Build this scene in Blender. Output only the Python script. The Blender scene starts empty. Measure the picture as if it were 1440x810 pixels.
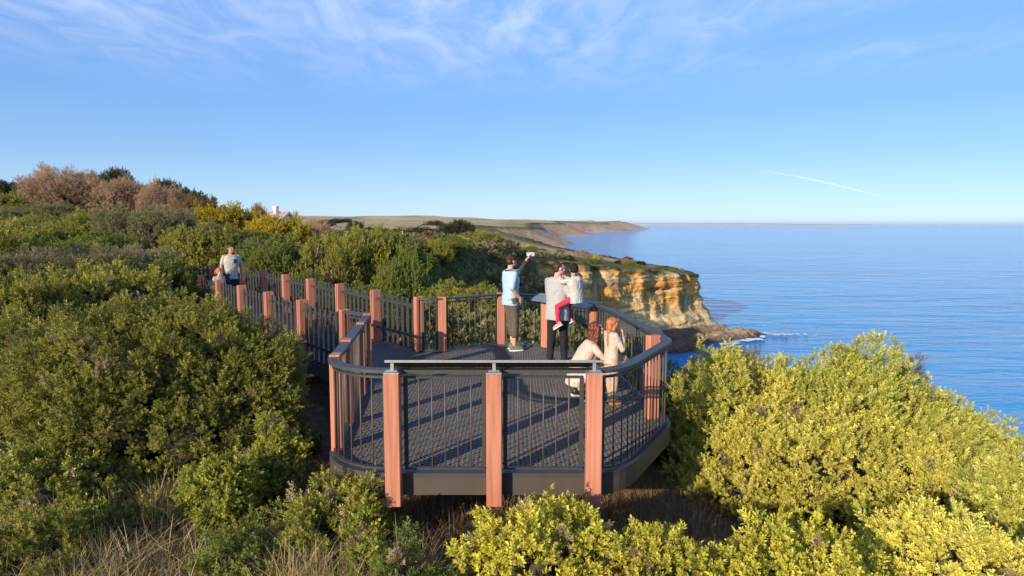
import bpy, math, random
import numpy as np
from mathutils import Vector, Matrix

scene = bpy.context.scene
COL = scene.collection
rng = np.random.default_rng(11)
CAM_H = 2.35
SEA = -32.0

# ------------------------------------------------------------------ helpers
def tag(o, label=None, cat=None, group=None, kind=None):
    if label: o['label'] = label
    if cat: o['category'] = cat
    if group: o['group'] = group
    if kind: o['kind'] = kind
    return o

def empty(name, loc, label=None, cat=None, group=None):
    o = bpy.data.objects.new(name, None)
    o.empty_display_size = 0.2
    o.location = loc
    COL.objects.link(o)
    return tag(o, label, cat, group)

def np_mesh(name, V, faces, col=None, smooth=False):
    """faces: list of int arrays (n,k)."""
    me = bpy.data.meshes.new(name)
    V = np.asarray(V, np.float32)
    faces = [np.asarray(f, np.int32) for f in faces if len(f)]
    me.vertices.add(len(V))
    me.vertices.foreach_set('co', V.ravel())
    tot = np.concatenate([np.full(len(f), f.shape[1], np.int32) for f in faces])
    loops = np.concatenate([f.ravel() for f in faces])
    start = np.concatenate([[0], np.cumsum(tot)[:-1]]).astype(np.int32)
    me.loops.add(len(loops)); me.loops.foreach_set('vertex_index', loops)
    me.polygons.add(len(tot))
    me.polygons.foreach_set('loop_start', start)
    me.polygons.foreach_set('loop_total', tot)
    me.polygons.foreach_set('use_smooth', np.full(len(tot), bool(smooth)))
    if col is not None:
        a = me.color_attributes.new('Col', 'FLOAT_COLOR', 'POINT')
        c = np.ones((len(V), 4), np.float32); c[:, :3] = col
        a.data.foreach_set('color', c.ravel())
    me.update(calc_edges=True)
    return me

def link(name, me, mat=None, parent=None, loc=None):
    o = bpy.data.objects.new(name, me)
    COL.objects.link(o)
    if mat is not None:
        if len(me.materials) == 0: me.materials.append(mat)
    if parent is not None: o.parent = parent
    if loc is not None: o.location = loc
    return o

class MB:
    """collects simple solids, builds ONE mesh object; points are given in world space, 'org' is subtracted."""
    def __init__(s, org=(0, 0, 0)):
        s.V = []; s.F = {3: [], 4: []}; s.n = 0; s.org = np.array(org, float)
    def add(s, V, faces):
        V = np.asarray(V, float)
        for f in faces:
            f = np.asarray(f, int)
            if len(f): s.F[f.shape[1]].append(f + s.n)
        s.V.append(V); s.n += len(V)
    def box(s, c, size, ax=(1, 0, 0), ay=(0, 1, 0), az=(0, 0, 1), bev=0.0):
        c = np.array(c, float); h = np.array(size, float) / 2
        A = np.array([ax, ay, az], float)
        if bev <= 0:
            L = np.array([[x, y, z] for z in (-1, 1) for y in (-1, 1) for x in (-1, 1)], float) * h
            Q = [[0, 2, 3, 1], [4, 5, 7, 6], [0, 1, 5, 4], [2, 6, 7, 3], [0, 4, 6, 2], [1, 3, 7, 5]]
            s.add(c + L @ A, [Q]); return
        # chamfered long edges (along local z) and end rims
        b = min(bev, h.min() * 0.8)
        def ring(hx, hy, z):
            return [[hx - b, -hy, z], [hx, -hy + b, z], [hx, hy - b, z], [hx - b, hy, z], [-hx + b, hy, z], [-hx, hy - b, z], [-hx, -hy + b, z], [-hx + b, -hy, z]]
        R = ring(h[0] - b, h[1] - b, -h[2]) + ring(h[0], h[1], -h[2] + b) + ring(h[0], h[1], h[2] - b) + ring(h[0] - b, h[1] - b, h[2])
        R = np.array(R, float)
        Q = []
        for k in range(3):
            for i in range(8):
                j = (i + 1) % 8
                Q.append([k * 8 + i, k * 8 + j, k * 8 + 8 + j, k * 8 + 8 + i])
        s.add(c + R @ A, [Q, [[0, 7, 6, 5], [0, 5, 4, 1], [1, 4, 3, 2]], [[24, 25, 28, 29], [25, 26, 27, 28], [24, 29, 30, 31]]])
    def cyl(s, p0, p1, r0, r1=None, n=10):
        p0 = np.array(p0, float); p1 = np.array(p1, float); r1 = r0 if r1 is None else r1
        d = p1 - p0; d = d / (np.linalg.norm(d) + 1e-9)
        a = np.cross(d, [0, 0, 1.0]) if abs(d[2]) < .9 else np.cross(d, [1.0, 0, 0]); a /= np.linalg.norm(a)
        b = np.cross(d, a)
        t = np.arange(n) * 2 * np.pi / n
        ring = np.cos(t)[:, None] * a + np.sin(t)[:, None] * b
        V = np.vstack([p0 + ring * r0, p1 + ring * r1, [p0], [p1]])
        i = np.arange(n); j = (i + 1) % n
        s.add(V, [np.stack([i, n + i, n + j, j], 1), np.stack([i, j, np.full(n, 2 * n)], 1), np.stack([n + j, n + i, np.full(n, 2 * n + 1)], 1)])
    def sphere(s, c, rad, axes=None, nu=16, nv=10):
        c = np.array(c, float); rad = np.ones(3) * np.array(rad, float)
        A = np.eye(3) if axes is None else np.array(axes, float)
        V = [[0, 0, -1]]
        for k in range(1, nv):
            ph = -np.pi / 2 + np.pi * k / nv
            for i in range(nu):
                t = 2 * np.pi * i / nu
                V.append([np.cos(ph) * np.cos(t), np.cos(ph) * np.sin(t), np.sin(ph)])
        V.append([0, 0, 1]); V = np.array(V) * rad
        T, Q = [], []
        for i in range(nu):
            j = (i + 1) % nu
            T.append([0, 1 + j, 1 + i])
            for k in range(nv - 2):
                a = 1 + k * nu; Q.append([a + i, a + j, a + nu + j, a + nu + i])
            a = 1 + (nv - 2) * nu; T.append([a + i, a + j, len(V) - 1])
        s.add(c + V @ A, [Q, T])
    def limb(s, pts, rad, n=12):
        for k in range(len(pts) - 1): s.cyl(pts[k], pts[k + 1], rad[k], rad[k + 1], n)
        for p, r in zip(pts, rad): s.sphere(p, r, None, 12, 8)
    def loft(s, rings, n=20, power=2.3):
        """rings: (centre, half_right, half_fwd, R, F)"""
        t = np.arange(n) * 2 * np.pi / n
        cx = np.sign(np.cos(t)) * np.abs(np.cos(t)) ** (2 / power); cy = np.sign(np.sin(t)) * np.abs(np.sin(t)) ** (2 / power)
        V = []
        for c, a, b, R, F in rings:
            V.append(np.array(c, float) + cx[:, None] * a * np.array(R) + cy[:, None] * b * np.array(F))
        m = len(rings); V = np.vstack(V + [[np.array(rings[0][0], float)], [np.array(rings[-1][0], float)]])
        i = np.arange(n); j = (i + 1) % n
        Q = np.vstack([np.stack([k * n + i, k * n + j, (k + 1) * n + j, (k + 1) * n + i], 1) for k in range(m - 1)])
        s.add(V, [Q, np.stack([j, i, np.full(n, m * n)], 1), np.stack([(m - 1) * n + i, (m - 1) * n + j, np.full(n, m * n + 1)], 1)])
    def sweep(s, path, half, z0, z1, closed=False):
        """box section along a plan polyline (mitred)."""
        P = np.array([p[:2] for p in path], float); n = len(P)
        d = np.diff(P, axis=0); d /= np.linalg.norm(d, axis=1)[:, None] + 1e-9
        N = np.zeros_like(P)
        for i in range(n):
            a = d[max(i - 1, 0)]; b = d[min(i, n - 2)]
            t = a + b; t /= np.linalg.norm(t) + 1e-9
            nn = np.array([-t[1], t[0]]); N[i] = nn / max(0.45, abs(nn @ np.array([-a[1], a[0]])))
        L = P + N * half; R = P - N * half
        V = np.vstack([np.c_[L, np.full(n, z0)], np.c_[R, np.full(n, z0)], np.c_[R, np.full(n, z1)], np.c_[L, np.full(n, z1)]])
        i = np.arange(n - 1); Q = []
        for a, b in ((0, 1), (1, 2), (2, 3), (3, 0)):
            Q.append(np.stack([a * n + i, b * n + i, b * n + i + 1, a * n + i + 1], 1))
        Q.append(np.array([[0, 3 * n, 2 * n, n], [n - 1, 2 * n - 1, 3 * n - 1, 4 * n - 1]]))
        s.add(V, [np.vstack(Q)])
    def mesh(s, name, smooth=False):
        V = np.vstack(s.V) - s.org
        return np_mesh(name, V, [np.vstack(v) for v in s.F.values() if v], smooth=smooth)
    def build(s, name, mat, parent=None, loc=None, smooth=False):
        return link(name, s.mesh(name, smooth), mat, parent, loc)

def unit(v):
    v = np.array(v, float); return v / (np.linalg.norm(v) + 1e-12)

# ---------------------------------------------------------------- numpy noise
def _hash(ix, iy, iz, seed):
    h = (ix * 374761393 + iy * 668265263 + iz * 2147483647 + seed * 1274126177) & 0xFFFFFFFF
    h = ((h ^ (h >> 13)) * 1274126177) & 0xFFFFFFFF
    h = h ^ (h >> 16)
    return (h & 0xFFFF) / 65535.0
def vnoise(p, seed=0):
    p = np.asarray(p, float)
    i = np.floor(p).astype(np.int64); f = p - i; f = f * f * (3 - 2 * f)
    r = 0
    for dx in (0, 1):
        for dy in (0, 1):
            for dz in (0, 1):
                w = (f[..., 0] if dx else 1 - f[..., 0]) * (f[..., 1] if dy else 1 - f[..., 1]) * (f[..., 2] if dz else 1 - f[..., 2])
                r = r + w * _hash(i[..., 0] + dx, i[..., 1] + dy, i[..., 2] + dz, seed)
    return r * 2 - 1
def fbm(p, seed=0, oct=4, gain=0.5):
    r = 0; a = 1.0; p = np.asarray(p, float)
    for o in range(oct):
        r = r + a * vnoise(p * 2 ** o, seed + o * 17); a *= gain
    return r
def fbm2(x, y, scale, seed=0, oct=4):
    return fbm(np.stack([np.asarray(x) / scale, np.asarray(y) / scale, np.zeros_like(np.asarray(x, float)) + .37], -1), seed, oct)
def ss(a, b, x):
    t = np.clip((np.asarray(x, float) - a) / (b - a), 0, 1); return t * t * (3 - 2 * t)

# ---------------------------------------------------------------- materials
def new_mat(name):
    m = bpy.data.materials.new(name); m.use_nodes = True
    nt = m.node_tree
    return m, nt, nt.nodes['Principled BSDF'], nt.nodes['Material Output']

def basic(name, col, rough=0.6, metal=0.0, var=0.15, scale=20, bump=0.0, stretch=(1, 1, 1), spec=0.4, detail=5):
    m, nt, b, out = new_mat(name)
    n = nt.nodes; l = nt.links
    tc = n.new('ShaderNodeTexCoord'); mp = n.new('ShaderNodeMapping'); mp.inputs['Scale'].default_value = stretch
    l.new(tc.outputs['Object'], mp.inputs[0])
    nz = n.new('ShaderNodeTexNoise'); nz.inputs['Scale'].default_value = scale; nz.inputs['Detail'].default_value = detail
    l.new(mp.outputs[0], nz.inputs['Vector'])
    mr = n.new('ShaderNodeMapRange'); mr.inputs[1].default_value = .3; mr.inputs[2].default_value = .7
    mr.inputs[3].default_value = 1 - var; mr.inputs[4].default_value = 1 + var
    l.new(nz.outputs['Fac'], mr.inputs[0])
    mx = n.new('ShaderNodeVectorMath'); mx.operation = 'SCALE'; mx.inputs[0].default_value = col
    l.new(mr.outputs[0], mx.inputs['Scale']); l.new(mx.outputs[0], b.inputs['Base Color'])
    b.inputs['Roughness'].default_value = rough; b.inputs['Metallic'].default_value = metal
    b.inputs['Specular IOR Level'].default_value = spec
    if bump:
        bp = n.new('ShaderNodeBump'); bp.inputs['Strength'].default_value = bump; bp.inputs['Distance'].default_value = .01
        l.new(nz.outputs['Fac'], bp.inputs['Height']); l.new(bp.outputs[0], b.inputs['Normal'])
    return m

def leaf_mat(name, trans=0.28, var=0.17, rough=0.55):
    m, nt, b, out = new_mat(name); n = nt.nodes; l = nt.links
    at = n.new('ShaderNodeAttribute'); at.attribute_name = 'Col'
    oi = n.new('ShaderNodeObjectInfo')
    mr = n.new('ShaderNodeMapRange'); mr.inputs[3].default_value = 1 - var; mr.inputs[4].default_value = 1 + var
    l.new(oi.outputs['Random'], mr.inputs[0])
    sc = n.new('ShaderNodeVectorMath'); sc.operation = 'SCALE'; l.new(at.outputs['Color'], sc.inputs[0]); l.new(mr.outputs[0], sc.inputs['Scale'])
    l.new(sc.outputs[0], b.inputs['Base Color']); b.inputs['Roughness'].default_value = rough; b.inputs['Specular IOR Level'].default_value = .3
    tr = n.new('ShaderNodeBsdfTranslucent')
    s2 = n.new('ShaderNodeVectorMath'); s2.operation = 'MULTIPLY'; l.new(sc.outputs[0], s2.inputs[0]); s2.inputs[1].default_value = (1.25, 1.2, .7)
    l.new(s2.outputs[0], tr.inputs['Color'])
    mix = n.new('ShaderNodeMixShader'); mix.inputs[0].default_value = trans
    l.new(b.outputs[0], mix.inputs[1]); l.new(tr.outputs[0], mix.inputs[2]); l.new(mix.outputs[0], out.inputs['Surface'])
    return m

MAT = {}
MAT['leaf'] = leaf_mat('leaf_surface')
MAT['bark'] = basic('twig_bark', (.05, .04, .026), .9, var=.4, scale=30)
MAT['terracotta'] = basic('terracotta_composite_timber', (.415, .170, .112), .8, var=.24, scale=34, bump=.3, stretch=(1, 1, .04), spec=.25)
def vary(m, amt):
    nt = m.node_tree; b = nt.nodes['Principled BSDF']; src = b.inputs['Base Color'].links[0].from_socket
    oi = nt.nodes.new('ShaderNodeObjectInfo'); mr = nt.nodes.new('ShaderNodeMapRange'); mr.inputs[3].default_value = 1 - amt; mr.inputs[4].default_value = 1 + amt
    nt.links.new(oi.outputs['Random'], mr.inputs[0]); v = nt.nodes.new('ShaderNodeVectorMath'); v.operation = 'SCALE'
    nt.links.new(src, v.inputs[0]); nt.links.new(mr.outputs[0], v.inputs['Scale']); nt.links.new(v.outputs[0], b.inputs['Base Color'])
vary(MAT['terracotta'], .12)
MAT['charcoal'] = basic('charcoal_powder_coat', (.045, .042, .042), .5, var=.12, scale=14)
MAT['bronze'] = basic('bronze_grey_steel', (.068, .055, .045), .55, var=.08, scale=6)
MAT['rail'] = basic('dark_grey_rail', (.05, .05, .054), .5, var=.1, scale=9)
MAT['rod'] = basic('bronze_rod', (.10, .078, .06), .5, var=.1, scale=9)
MAT['grating'] = basic('grating_steel', (.10, .094, .09), .5, metal=.1, var=.2, scale=5)
MAT['galv'] = basic('galvanised_plate', (.42, .42, .42), .4, metal=.6, var=.1, scale=30)
MAT['panel'] = basic('panel_face', (.17, .19, .24), .4, var=.15, scale=7)
MAT['plank'] = basic('dark_decking', (.05, .047, .047), .6, var=.2, scale=9, stretch=(1, 1, 1))
# ================================================================ LAND
COAST = np.array([  # x, y, width of the drop to the sea
    (16, -200, 34), (12, -40, 34), (8.6, -10, 34), (7.4, 0, 32), (6.8, 8, 30), (5.0, 13, 28), (2.2, 18, 26), (-2, 25, 26), (-8, 35, 26), (-10, 43, 26),
    (-8.5, 52, 28), (-5, 62, 30), (-2, 76, 30), (0.5, 92, 28), (-2, 106, 26), (-6, 124, 24), (-5, 145, 18),
    (2, 166, 11), (13, 184, 7), (24, 195, 6), (37, 206, 5), (52, 219, 5), (63.5, 233, 5), (65, 248, 6), (56, 264, 9), (36, 282, 12),
    (8, 325, 22), (-25, 420, 30), (-62, 600, 40), (-66, 820, 46), (-62, 960, 60), (20, 1060, 70), (52, 1150, 60), (40, 1300, 46), (46, 1700, 60), (70, 1860, 90), (150, 1960, 90), (128, 2300, 80),
    (170, 2650, 90), (300, 2830, 120), (420, 2980, 120), (380, 3500, 120), (470, 3900, 140), (690, 4150, 150), (640, 4700, 150), (720, 5100, 150), (850, 5350, 150), (880, 5700, 150), (720, 6200, 160), (-400, 7200, 200), (-8000, 8800, 200)], float)
POLY = np.vstack([COAST[:, :2], [(-14000, 8000), (-14000, -200)]])

def coast_sd(x, y):
    """signed distance to the cliff edge (inland positive) and the local drop width"""
    x = np.asarray(x, float).ravel(); y = np.asarray(y, float).ravel()
    best = np.full(x.shape, 1e12); W = np.full(x.shape, 30.0)
    for k in range(len(COAST) - 1):
        ax, ay, aw = COAST[k]; bx, by, bw = COAST[k + 1]
        dx, dy = bx - ax, by - ay
        t = np.clip(((x - ax) * dx + (y - ay) * dy) / (dx * dx + dy * dy), 0, 1)
        d = (x - ax - t * dx) ** 2 + (y - ay - t * dy) ** 2
        m = d < best; best[m] = d[m]; W[m] = (aw + t * (bw - aw))[m]
    inside = np.zeros(x.shape, bool); n = len(POLY)
    for k in range(n):
        ax, ay = POLY[k]; bx, by = POLY[(k + 1) % n]
        if ay == by: continue
        c = ((ay > y) != (by > y)) & (x < (bx - ax) * (y - ay) / (by - ay) + ax)
        inside ^= c
    return np.where(inside, 1, -1) * np.sqrt(best), W

WALK = np.array([(-2.0, 11.2), (-4.2, 14.1), (-6.3, 16.9), (-8.2, 19.3), (-9.6, 20.8), (-11.2, 21.9), (-13.2, 22.8), (-16, 23.6)], float)
def seg_dist(x, y, P):
    best = np.full(np.shape(x), 1e9)
    for a, b in zip(P[:-1], P[1:]):
        d = b - a; t = np.clip(((x - a[0]) * d[0] + (y - a[1]) * d[1]) / (d @ d), 0, 1)
        best = np.minimum(best, np.hypot(x - a[0] - t * d[0], y - a[1] - t * d[1]))
    return best

def ground(x, y, full=False):
    x = np.asarray(x, float); y = np.asarray(y, float); shp = x.shape
    x = x.ravel(); y = y.ravel()
    sd, W = coast_sd(x, y)
    r = np.hypot(x, y)
    z = np.full(x.shape, -1.05)
    z = z + 1.7 * ss(2, 17, -x) * ss(-6, 14, y) * (1 - .55 * ss(42, 85, y))
    z = z + 3.7 * ss(14, 52, -x) * ss(10, 52, y) * (1 - .85 * ss(64, 130, y))
    z = z + 0.35 * ss(20, 70, y)
    z = z + 0.12 * np.exp(-(x / 2.5) ** 2 - ((y - 7) / 2) ** 2)
    hw = ss(100, 185, y) * ss(-75, -12, x) * (1 - ss(270, 480, y))
    z = z * (1 - hw) + hw * (-5.4 - .15 * np.maximum(x, 0))
    fw = ss(130, 420, y)
    zf = -4 + 17 * ss(-10, 420, -x) + 7 * ss(900, 2400, -x) + 16 * ss(1500, 3600, y) + (5.0 + 5 * ss(600, 1800, y)) * fbm2(x, y, 420, 5, 3)
    z = np.where(fw > 0, z * (1 - fw * (1 - hw)) + fw * (1 - hw) * zf, z)
    z = z + .22 * fbm2(x, y, 5.0, 3) + .5 * ss(30, 90, r) * fbm2(x, y, 18, 9)
    # keep the soil under the walkway
    wd = seg_dist(x, y, WALK); z = np.minimum(z, -.42 + np.maximum(wd - 1.1, 0) * .8)
    ztop = z.copy()
    t = np.clip(-sd / W, 0, 1)
    f = np.where(W < 15, t ** .55, np.where(y < 140, t ** .95, t ** .8))
    rough = fbm2(x, y, 7, 21) * 1.6 * np.minimum(t * 4, 1) * (1 - t) * ss(8, 30, r)
    z = ztop * (1 - f) + (-33.4) * f + rough
    z = np.where(-sd > W, -33.4 - np.minimum((-sd - W) * .15, 8), z)
    z = z.reshape(shp)
    if full: return z, sd.reshape(shp), W.reshape(shp), t.reshape(shp)
    return z
def gz(x, y): return float(ground(np.array([x]), np.array([y]))[0])

def build_ground():
    fine = np.radians(np.linspace(-47, 47, 700))
    back = np.radians(np.linspace(47, 313, 90)[1:-1])
    th = np.concatenate([fine, back]); nt = len(th)
    r = np.concatenate([[0.02, .6], np.geomspace(1.2, 420, 330), np.geomspace(420, 7600, 300)[1:]])
    nr = len(r)
    R, T = np.meshgrid(r, th, indexing='ij')
    X = R * np.sin(T); Y = R * np.cos(T)
    Z, sd, W, t = ground(X, Y, True)
    i = np.arange(nr - 1)[:, None]; j = np.arange(nt)[None, :]; j2 = (j + 1) % nt
    Q = np.stack([i * nt + j + 0 * i, i * nt + j2, (i + 1) * nt + j2, (i + 1) * nt + j + 0 * i], -1).reshape(-1, 4)
    # ground colours (what the soil, scrub and pasture themselves look like)
    rr = R.ravel(); x = X.ravel(); y = Y.ravel(); tt = t.ravel(); s = sd.ravel()
    litter = np.array([.12, .08, .05]); scrub = np.array([.12, .115, .04]); tan = np.array([.50, .38, .20]); grass = np.array([.25, .24, .085]); buff = np.array([.44, .29, .18]); sand = np.array([.50, .42, .29]); olive = np.array([.17, .14, .06])
    n1 = fbm2(x, y, 1.3, 31)[:, None]; n2 = fbm2(x, y, 90, 33, 4)[:, None]; n3 = fbm2(x, y, 14, 35)[:, None]
    c = litter * (1 + .5 * n1)
    k = (ss(14, 40, rr))[:, None]; c = c * (1 - k) + k * (scrub * (1 + .35 * n3) + .02 * n1)
    k = (ss(85, 150, rr) * ss(6, 25, s))[:, None]
    past = tan * ss(-.6, .15, n2) + grass * (1 - ss(-.6, .15, n2)); c = c * (1 - k) + k * past * (1 + .15 * n3)
    k = (ss(.3, .7, n3 + .4 * n2) * ss(60, 100, rr)[:, None] * (1 - ss(300, 700, rr))[:, None])[:, 0][:, None]; c = c * (1 - .7 * k) + .7 * k * olive
    k = ss(.02, .10, tt)[:, None] * (1 - ss(280, 420, rr))[:, None]; sl = olive * (1 + .5 * n3) * (1 - .5 * ss(.2, .6, n1)) + np.array([.30, .20, .10]) * .75 * ss(.05, .55, n3 + .5 * n1)
    c = c * (1 - k) + k * sl
    k = (ss(.03, .12, tt) * ss(280, 420, rr))[:, None]; c = c * (1 - k) + k * buff * (1 + .25 * n3 + .25 * n2)
    k = (ss(.86, .95, tt) * ss(500, 900, rr))[:, None]; c = c * (1 - k) + k * sand
    k = (ss(2500, 3800, y) * .35)[:, None]; c = c * (1 - k) + k * np.array([.46, .33, .24])
    me = np_mesh('ground', np.stack([X, Y, Z], -1).reshape(-1, 3), [Q], np.clip(c, .01, .8), smooth=True)
    m, nt_, b, out = new_mat('soil_and_pasture'); n = nt_.nodes; l = nt_.links
    at = n.new('ShaderNodeAttribute'); at.attribute_name = 'Col'
    g = n.new('ShaderNodeNewGeometry')
    nz = n.new('ShaderNodeTexNoise'); nz.inputs['Scale'].default_value = 2.4; nz.inputs['Detail'].default_value = 8; nz.inputs['Roughness'].default_value = .7
    l.new(g.outputs['Position'], nz.inputs['Vector'])
    mr = n.new('ShaderNodeMapRange'); mr.inputs[1].default_value = .3; mr.inputs[2].default_value = .7; mr.inputs[3].default_value = .55; mr.inputs[4].default_value = 1.45
    l.new(nz.outputs['Fac'], mr.inputs[0])
    sc = n.new('ShaderNodeVectorMath'); sc.operation = 'SCALE'; l.new(at.outputs['Color'], sc.inputs[0]); l.new(mr.outputs[0], sc.inputs['Scale'])
    l.new(sc.outputs[0], b.inputs['Base Color']); b.inputs['Roughness'].default_value = .95; b.inputs['Specular IOR Level'].default_value = .1
    bp = n.new('ShaderNodeBump'); bp.inputs['Strength'].default_value = .8; bp.inputs['Distance'].default_value = .12
    l.new(nz.outputs['Fac'], bp.inputs['Height']); l.new(bp.outputs[0], b.inputs['Normal'])
    o = link('ground', me, m); tag(o, kind='structure')
build_ground()

# ---------------------------------------------------------------- sea
def build_sea():
    mb = MB(); R = 42000
    me = np_mesh('sea', [(-R, -3000, SEA), (R, -3000, SEA), (R, R, SEA), (-R, R, SEA)], [[[0, 1, 2, 3]]])
    m, nt, b, out = new_mat('sea_water'); n = nt.nodes; l = nt.links
    g = n.new('ShaderNodeNewGeometry')
    def tex(scale, sx, sy, det, rot=0.3):
        mp = n.new('ShaderNodeMapping'); mp.inputs['Scale'].default_value = (sx, sy, 1); mp.inputs['Rotation'].default_value = (0, 0, rot)
        l.new(g.outputs['Position'], mp.inputs[0])
        t = n.new('ShaderNodeTexNoise'); t.inputs['Scale'].default_value = scale; t.inputs['Detail'].default_value = det; t.inputs['Roughness'].default_value = .6
        l.new(mp.outputs[0], t.inputs['Vector']); return t
    w1 = tex(.20, 1, 2.2, 5, .25); w2 = tex(.028, 1, 2.8, 4, .12); st = tex(.0016, 1, 7, 4, .02); st2 = tex(.011, 1, 5, 5, .05)
    a = n.new('ShaderNodeMath'); a.operation = 'MULTIPLY_ADD'; l.new(w2.outputs['Fac'], a.inputs[0]); a.inputs[1].default_value = 4.5; l.new(w1.outputs['Fac'], a.inputs[2])
    bp = n.new('ShaderNodeBump'); bp.inputs['Strength'].default_value = 1.0; bp.inputs['Distance'].default_value = 1.5
    l.new(a.outputs[0], bp.inputs['Height']); l.new(bp.outputs[0], b.inputs['Normal'])
    ad = n.new('ShaderNodeMath'); ad.operation = 'ADD'; l.new(st.outputs['Fac'], ad.inputs[0]); l.new(st2.outputs['Fac'], ad.inputs[1])
    cr = n.new('ShaderNodeMapRange'); cr.inputs[1].default_value = .82; cr.inputs[2].default_value = 1.2
    l.new(ad.outputs[0], cr.inputs[0])
    mx = n.new('ShaderNodeMix'); mx.data_type = 'RGBA'; l.new(cr.outputs[0], mx.inputs['Factor'])
    mx.inputs['A'].default_value = (.006, .20, .54, 1); mx.inputs['B'].default_value = (.022, .30, .67, 1)
    l.new(mx.outputs['Result'], b.inputs['Base Color'])
    b.inputs['Roughness'].default_value = .06; b.inputs['IOR'].default_value = 1.33; b.inputs['Specular IOR Level'].default_value = .22
    tag(link('sea', me, m), kind='structure')
build_sea()

# ---------------------------------------------------------------- the ochre headland cliff
def cliff_mat():
    m, nt, b, out = new_mat('ochre_sandstone'); n = nt.nodes; l = nt.links
    at = n.new('ShaderNodeAttribute'); at.attribute_name = 'Col'
    g = n.new('ShaderNodeNewGeometry')
    nz = n.new('ShaderNodeTexNoise'); nz.inputs['Scale'].default_value = .55; nz.inputs['Detail'].default_value = 9; nz.inputs['Roughness'].default_value = .68
    l.new(g.outputs['Position'], nz.inputs['Vector'])
    mr = n.new('ShaderNodeMapRange'); mr.inputs[1].default_value = .32; mr.inputs[2].default_value = .68; mr.inputs[3].default_value = .6; mr.inputs[4].default_value = 1.3
    l.new(nz.outputs['Fac'], mr.inputs[0])
    sc = n.new('ShaderNodeVectorMath'); sc.operation = 'SCALE'; l.new(at.outputs['Color'], sc.inputs[0]); l.new(mr.outputs[0], sc.inputs['Scale'])
    l.new(sc.outputs[0], b.inputs['Base Color']); b.inputs['Roughness'].default_value = .95; b.inputs['Specular IOR Level'].default_value = .1
    bp = n.new('ShaderNodeBump'); bp.inputs['Strength'].default_value = 1; bp.inputs['Distance'].default_value = .7
    l.new(nz.outputs['Fac'], bp.inputs['Height']); l.new(bp.outputs[0], b.inputs['Normal'])
    return m
MAT['cliff'] = cliff_mat()

def resample(P, step):
    P = np.asarray(P, float); d = np.r_[0, np.cumsum(np.linalg.norm(np.diff(P, axis=0), axis=1))]
    s = np.arange(0, d[-1], step); return np.stack([np.interp(s, d, P[:, k]) for k in range(P.shape[1])], 1)

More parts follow.
